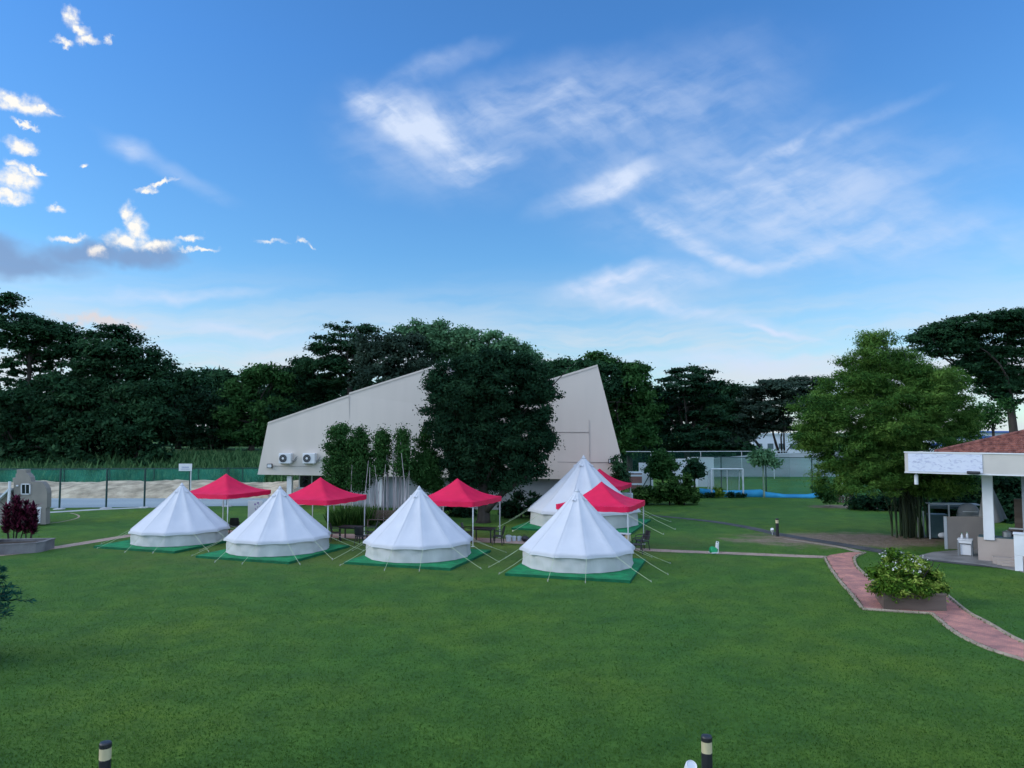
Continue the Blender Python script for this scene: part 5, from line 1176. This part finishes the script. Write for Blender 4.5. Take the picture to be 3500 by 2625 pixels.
# wood on the bank at the left
TG = 'trees at the edge of the wood'
tree('rain_tree', 'tall spreading tree at the left edge, its open crown showing sky', 'tree', 90, 104,
     [(20, 1018, 42, 14), (-20, 1040, 60, 20), (40, 1095, 90, 30), (130, 1120, 90, 28), (220, 1150, 90, 28), (60, 1160, 110, 36), (180, 1195, 120, 34), (280, 1200, 70, 26)],
     21850, 0.260, LM['dark'], B, crad=1.25, nclump=150, flat=.32, up=1.0, tr=.34, fork=.2, group=TG)
tree('rain_tree', 'tall layered tree right of the tallest one at the left edge', 'tree', 370, 100,
     [(385, 1128, 44, 12), (340, 1155, 60, 22), (430, 1160, 60, 20), (370, 1195, 100, 28), (480, 1205, 60, 22), (530, 1238, 46, 12), (420, 1245, 110, 34), (330, 1260, 90, 34), (500, 1275, 60, 26), (400, 1310, 110, 36), (260, 1310, 80, 22)],
     24149, 0.248, LM['dark'], B, crad=1.15, nclump=170, flat=.36, up=.9, tr=.5, fork=.2, group=TG)
tree('broadleaf_tree', 'thin open crown between the spreading tree and the bushes at the left edge', 'tree', 170, 106, [(60, 1240, 90, 46), (180, 1250, 100, 40), (290, 1280, 80, 40), (20, 1290, 70, 40), (120, 1310, 90, 26)], 6500, .26, LM['dark'], B, crad=.55, nclump=150, flat=.4, tr=.3, fork=.3, group=TG, inner=.1)
tree('broadleaf_tree', 'dark bushy tree low at the left edge below the spreading crown', 'tree', 70, 99, [(60, 1390, 110, 70), (-20, 1440, 90, 90), (120, 1460, 110, 90), (40, 1540, 120, 60), (170, 1540, 90, 50)], 19800, 0.269, LM['dark'], B, crad=1.1, nclump=120, tr=.4, group=TG)
tree('broadleaf_tree', 'dark bushy tree standing under the layered tree, left of centre of the wood', 'tree', 250, 98, [(180, 1330, 90, 50), (250, 1400, 110, 80), (330, 1380, 90, 70), (220, 1480, 110, 80), (320, 1500, 100, 80)], 20900, 0.269, LM['dark'], B, crad=1.1, nclump=120, tr=.4, group=TG)
tree('broadleaf_tree', 'dark full tree right of the layered tree', 'tree', 470, 97, [(430, 1370, 90, 60), (510, 1360, 80, 60), (460, 1450, 110, 70), (540, 1440, 70, 60), (430, 1500, 80, 40)], 19800, 0.269, LM['dark'], B, crad=1.1, nclump=120, tr=.4, group=TG)
tree('broadleaf_tree', 'round-topped tree in the dip of the tree line', 'tree', 610, 112, [(600, 1290, 60, 34), (650, 1310, 50, 40), (560, 1320, 50, 40), (620, 1380, 90, 60), (600, 1460, 90, 70)], 16500, 0.288, LM['dark'], B, crad=1.1, nclump=100, tr=.4, group=TG)
tree('palm', 'spiky palm top rising from the dip of the tree line', 'tree', 745, 120, [(745, 1285, 44, 14), (765, 1300, 40, 14), (735, 1320, 40, 26), (700, 1290, 10, 22)], 3740, 0.352, LM['dark'], B, crad=1.0, nclump=34, flat=.5, aspect=3.6, tr=.25, group=TG)
tree('broadleaf_tree', 'dark tree low behind the palm top', 'tree', 720, 108, [(700, 1380, 80, 60), (760, 1400, 80, 70), (720, 1470, 90, 70)], 15400, 0.288, LM['deep'], B, crad=1.1, nclump=90, tr=.4, group=TG)
tree('broadleaf_tree', 'lighter green rounded tree left of the hall roof', 'tree', 860, 106, [(830, 1310, 56, 40), (890, 1290, 60, 40), (950, 1280, 60, 36), (850, 1370, 90, 60), (940, 1350, 80, 60), (830, 1450, 90, 70), (900, 1440, 70, 60)], 24200, 0.256, LM['mid'], B, crad=1.0, nclump=150, tr=.4, group=TG)
tree('broadleaf_tree', 'rounded tree rising towards the hall step', 'tree', 1030, 108, [(1000, 1262, 50, 30), (1050, 1255, 46, 34), (1010, 1330, 90, 60), (1090, 1330, 70, 50), (960, 1400, 70, 60)], 18700, 0.256, LM['dark'], B, crad=1.0, nclump=110, tr=.4, group=TG)
tree('rain_tree', 'tall flat-tiered tree above the hall step', 'tree', 1200, 104,
     [(1150, 1122, 34, 12), (1210, 1112, 46, 14), (1250, 1135, 60, 18), (1130, 1150, 40, 12), (1180, 1160, 80, 20), (1090, 1190, 44, 12), (1150, 1205, 90, 22), (1250, 1190, 80, 26), (1120, 1240, 80, 24), (1210, 1260, 90, 34), (1150, 1300, 90, 34)],
     21850, 0.223, LM['dark'], B, crad=.95, nclump=160, flat=.32, up=1.0, tr=.5, fork=.2, group=TG)
tree('broadleaf_tree', 'dusty grey-green tree behind the middle of the hall roof', 'tree', 1330, 100, [(1300, 1170, 80, 34), (1370, 1180, 80, 34), (1330, 1230, 110, 50), (1420, 1240, 80, 50), (1290, 1290, 90, 50), (1400, 1310, 90, 50)], 23100, 0.243, LM['grey'], B, crad=.95, nclump=140, tr=.45, group=TG)
tree('broadleaf_tree', 'light green fluffy tree left of the big dark crown', 'tree', 1450, 102, [(1390, 1135, 34, 26), (1430, 1128, 34, 26), (1495, 1125, 36, 26), (1460, 1160, 60, 30), (1540, 1150, 40, 34), (1520, 1200, 70, 40)], 13640, 0.230, LM['fresh'], B, crad=.8, nclump=120, tr=.4, group=TG)
tree('broadleaf_tree', 'green tree crowning the skyline behind the big dark crown', 'tree', 1660, 100, [(1600, 1148, 46, 26), (1660, 1158, 50, 24), (1720, 1180, 50, 26), (1770, 1205, 44, 26), (1650, 1200, 90, 40), (1800, 1240, 60, 40), (1700, 1250, 100, 50)], 18700, 0.230, LM['fresh'], B, crad=.8, nclump=130, tr=.4, group=TG)
tree('broadleaf_tree', 'dark tree behind the right peak of the hall', 'tree', 1960, 92, [(1900, 1256, 60, 22), (1970, 1254, 70, 24), (2040, 1256, 60, 26), (1960, 1310, 110, 50), (2080, 1310, 70, 60), (2010, 1390, 90, 60)], 17600, 0.243, LM['dark'], B, crad=.9, nclump=110, tr=.4, group=TG)
tree('broadleaf_tree', 'open twiggy tree poking above the right peak of the hall', 'tree', 2050, 95, [(2035, 1222, 28, 14), (2065, 1226, 20, 12), (2090, 1240, 20, 10), (2120, 1248, 16, 8), (2060, 1250, 50, 18)], 2420, 0.218, LM['mid'], B, crad=.8, nclump=40, tr=.25, group=TG)
tree('broadleaf_tree', 'round mid-green tree right of the hall', 'tree', 2150, 94, [(2140, 1262, 44, 26), (2190, 1280, 44, 30), (2150, 1330, 80, 50), (2110, 1370, 50, 60), (2190, 1400, 80, 70), (2160, 1490, 80, 70)], 19800, 0.243, LM['mid'], B, crad=.9, nclump=120, tr=.4, group=TG, zbase=0)
tree('terminalia', 'dark tree of flat tiers with a spiky top, right of the hall', 'tree', 2345, 96,
     [(2350, 1262, 50, 9), (2310, 1276, 40, 8), (2385, 1274, 46, 8), (2420, 1268, 22, 6), (2345, 1295, 84, 12), (2260, 1298, 34, 7), (2345, 1322, 90, 16), (2440, 1318, 50, 14), (2300, 1350, 90, 30), (2400, 1360, 90, 30), (2330, 1410, 110, 36), (2430, 1430, 80, 30), (2300, 1480, 90, 40), (2400, 1500, 100, 40)],
     24149, 0.223, LM['deep'], B, crad=.85, nclump=190, flat=.25, up=1.1, tr=.4, fork=.2, group=TG, zbase=0)
tree('broadleaf_tree', 'dark tree filling the gap beside the wide rain tree', 'tree', 2490, 104, [(2470, 1335, 60, 26), (2530, 1345, 60, 26), (2480, 1400, 80, 50), (2540, 1430, 60, 60), (2460, 1490, 80, 50)], 15400, 0.256, LM['dark'], B, crad=.9, nclump=100, tr=.4, group=TG, zbase=0)
tree('rain_tree', 'wide umbrella-shaped rain tree left of the bamboo', 'tree', 2690, 101,
     [(2640, 1312, 70, 14), (2720, 1306, 80, 14), (2800, 1310, 60, 16), (2590, 1330, 50, 12), (2680, 1340, 130, 24), (2560, 1372, 60, 18), (2640, 1390, 110, 30), (2760, 1390, 110, 40), (2560, 1430, 70, 26), (2640, 1445, 90, 30), (2550, 1480, 60, 22), (2720, 1450, 70, 34), (2525, 1520, 40, 22), (2556, 1540, 24, 16), (2745, 1500, 34, 40), (2600, 1462, 50, 14)],
     48000, 0.20, LM['grey'], B, crad=.85, nclump=330, flat=.3, up=1.0, tr=.42, fork=-.35, group=TG, zbase=0, every=2)
# great rain tree beyond the pavilion
tree('rain_tree', 'great umbrella-shaped rain tree at the right edge beyond the pavilion', 'tree', 3478, 82,
     [(3135, 1160, 36, 16), (3190, 1132, 60, 18), (3260, 1112, 70, 20), (3340, 1095, 80, 22), (3430, 1085, 80, 24), (3510, 1072, 60, 24), (3600, 1070, 80, 30), (3240, 1160, 80, 14), (3330, 1150, 70, 16), (3420, 1140, 80, 18), (3500, 1130, 70, 20), (3260, 1200, 50, 10), (3320, 1215, 60, 12),
      (3390, 1225, 60, 14), (3470, 1205, 60, 16), (3420, 1290, 70, 40), (3490, 1290, 60, 56), (3370, 1260, 50, 18), (3460, 1350, 60, 34), (3580, 1200, 80, 60), (3600, 1300, 80, 80), (3150, 1186, 50, 16), (3210, 1205, 40, 10), (3290, 1178, 70, 12), (3380, 1182, 70, 14), (3460, 1168, 60, 14), (3350, 1125, 90, 18), (3440, 1115, 80, 18), (3250, 1140, 70, 16), (3440, 1250, 70, 20), (3340, 1262, 60, 24), (3380, 1290, 70, 36), (3480, 1320, 70, 40), (3300, 1240, 60, 18), (3420, 1200, 90, 14), (3260, 1180, 60, 16), (3360, 1240, 80, 24), (3440, 1290, 80, 44), (3390, 1330, 60, 30), (3200, 1150, 80, 18), (3300, 1130, 90, 22), (3400, 1105, 90, 22), (3500, 1100, 80, 24)],
     95000, .17, LM['dark'], B, crad=.80, nclump=700, flat=.30, up=1.0, tr=.5, fork=.12, zbase=0, depth=.7, every=4)
tree('broadleaf_tree', 'thin open tree right of the bamboo with sky behind', 'tree', 3400, 66, [(3360, 1400, 40, 30), (3390, 1430, 44, 30), (3420, 1400, 30, 36), (3350, 1440, 30, 20)], 1980, 0.141, LM['mid'], B, crad=.6, nclump=40, tr=.14, zbase=0)

# the wood behind, a far mass of crowns
rng = np.random.default_rng(5); LW = []
for px in range(-260, 2480, 62):
    top = 1330 if px < 520 else 1345 if px < 900 else 1300 if px < 1900 else 1345
    for py in (top + 40, top + 130, top + 215): p = at(px + rng.uniform(-20, 20), py + rng.uniform(-16, 16), 132); a_ = 56 * 132 / FPX; LW.append((p.x, 132 + rng.uniform(-4, 4), p.z, a_, a_, 52 * 132 / FPX))
tag(leafmesh('woodland', *scatter(LW, 70000, .62, rng, 1100, 1.7, .6, .6), LM['deep'], None), 'dark far woodland closing the view behind the trees', 'woodland', kind='stuff')
rng = np.random.default_rng(6); LW = []
for px in range(-260, 560, 50): p = at(px, 1578, 97); LW.append((p.x, 97 + rng.uniform(-2, 2), max(p.z, 2.5), 2.6, 1.6, 1.5))
for px in range(2120, 2560, 50): p = at(px, 1555, 100); LW.append((p.x, 100 + rng.uniform(-2, 2), max(p.z, 1.2), 2.6, 1.6, 2.2))
tag(leafmesh('undergrowth', *scatter(LW, 9000, .40, rng, 260, .9, .6, .6), LM['dark'], None), 'dark undergrowth at the foot of the wood', 'undergrowth', kind='stuff')

# pale buildings glimpsed far off through the trees
fb = thing('far_building', 'white building glimpsed under the umbrella-shaped rain tree', 'building', (at(2650, 1530, 170).x, 170, 0)); s = MB(); s.box((0, 0, 2.2), (13, 8, 5.6)); s.build('wall', M['farwhite'], fb)
s = MB()
for q in range(5): s.box((-5 + 2.5 * q, -4.02, 2.4), (1.3, .1, 1.2))
s.build('window', M['bluegreen'], fb)
s = MB(); s.box((0, 0, 5.15), (13.6, 8.6, .3)); s.build('roof', M['panel'], fb)
fb = thing('far_warehouse', 'far white warehouse with blue bands behind the pavilion roof', 'building', (at(3420, 1500, 150).x, 150, 0)); s = MB(); s.box((0, 0, 2.5), (36, 12, 6.0)); s.build('wall', M['farwhite'], fb)
for z in (3.2, 4.6): s = MB(); s.box((0, -6.03, z), (36.1, .1, .5)); s.build('band', M['farblue'], fb)
s = MB(); s.box((0, 0, 5.65), (37, 13, .3)); s.build('roof', M['farblue'], fb)
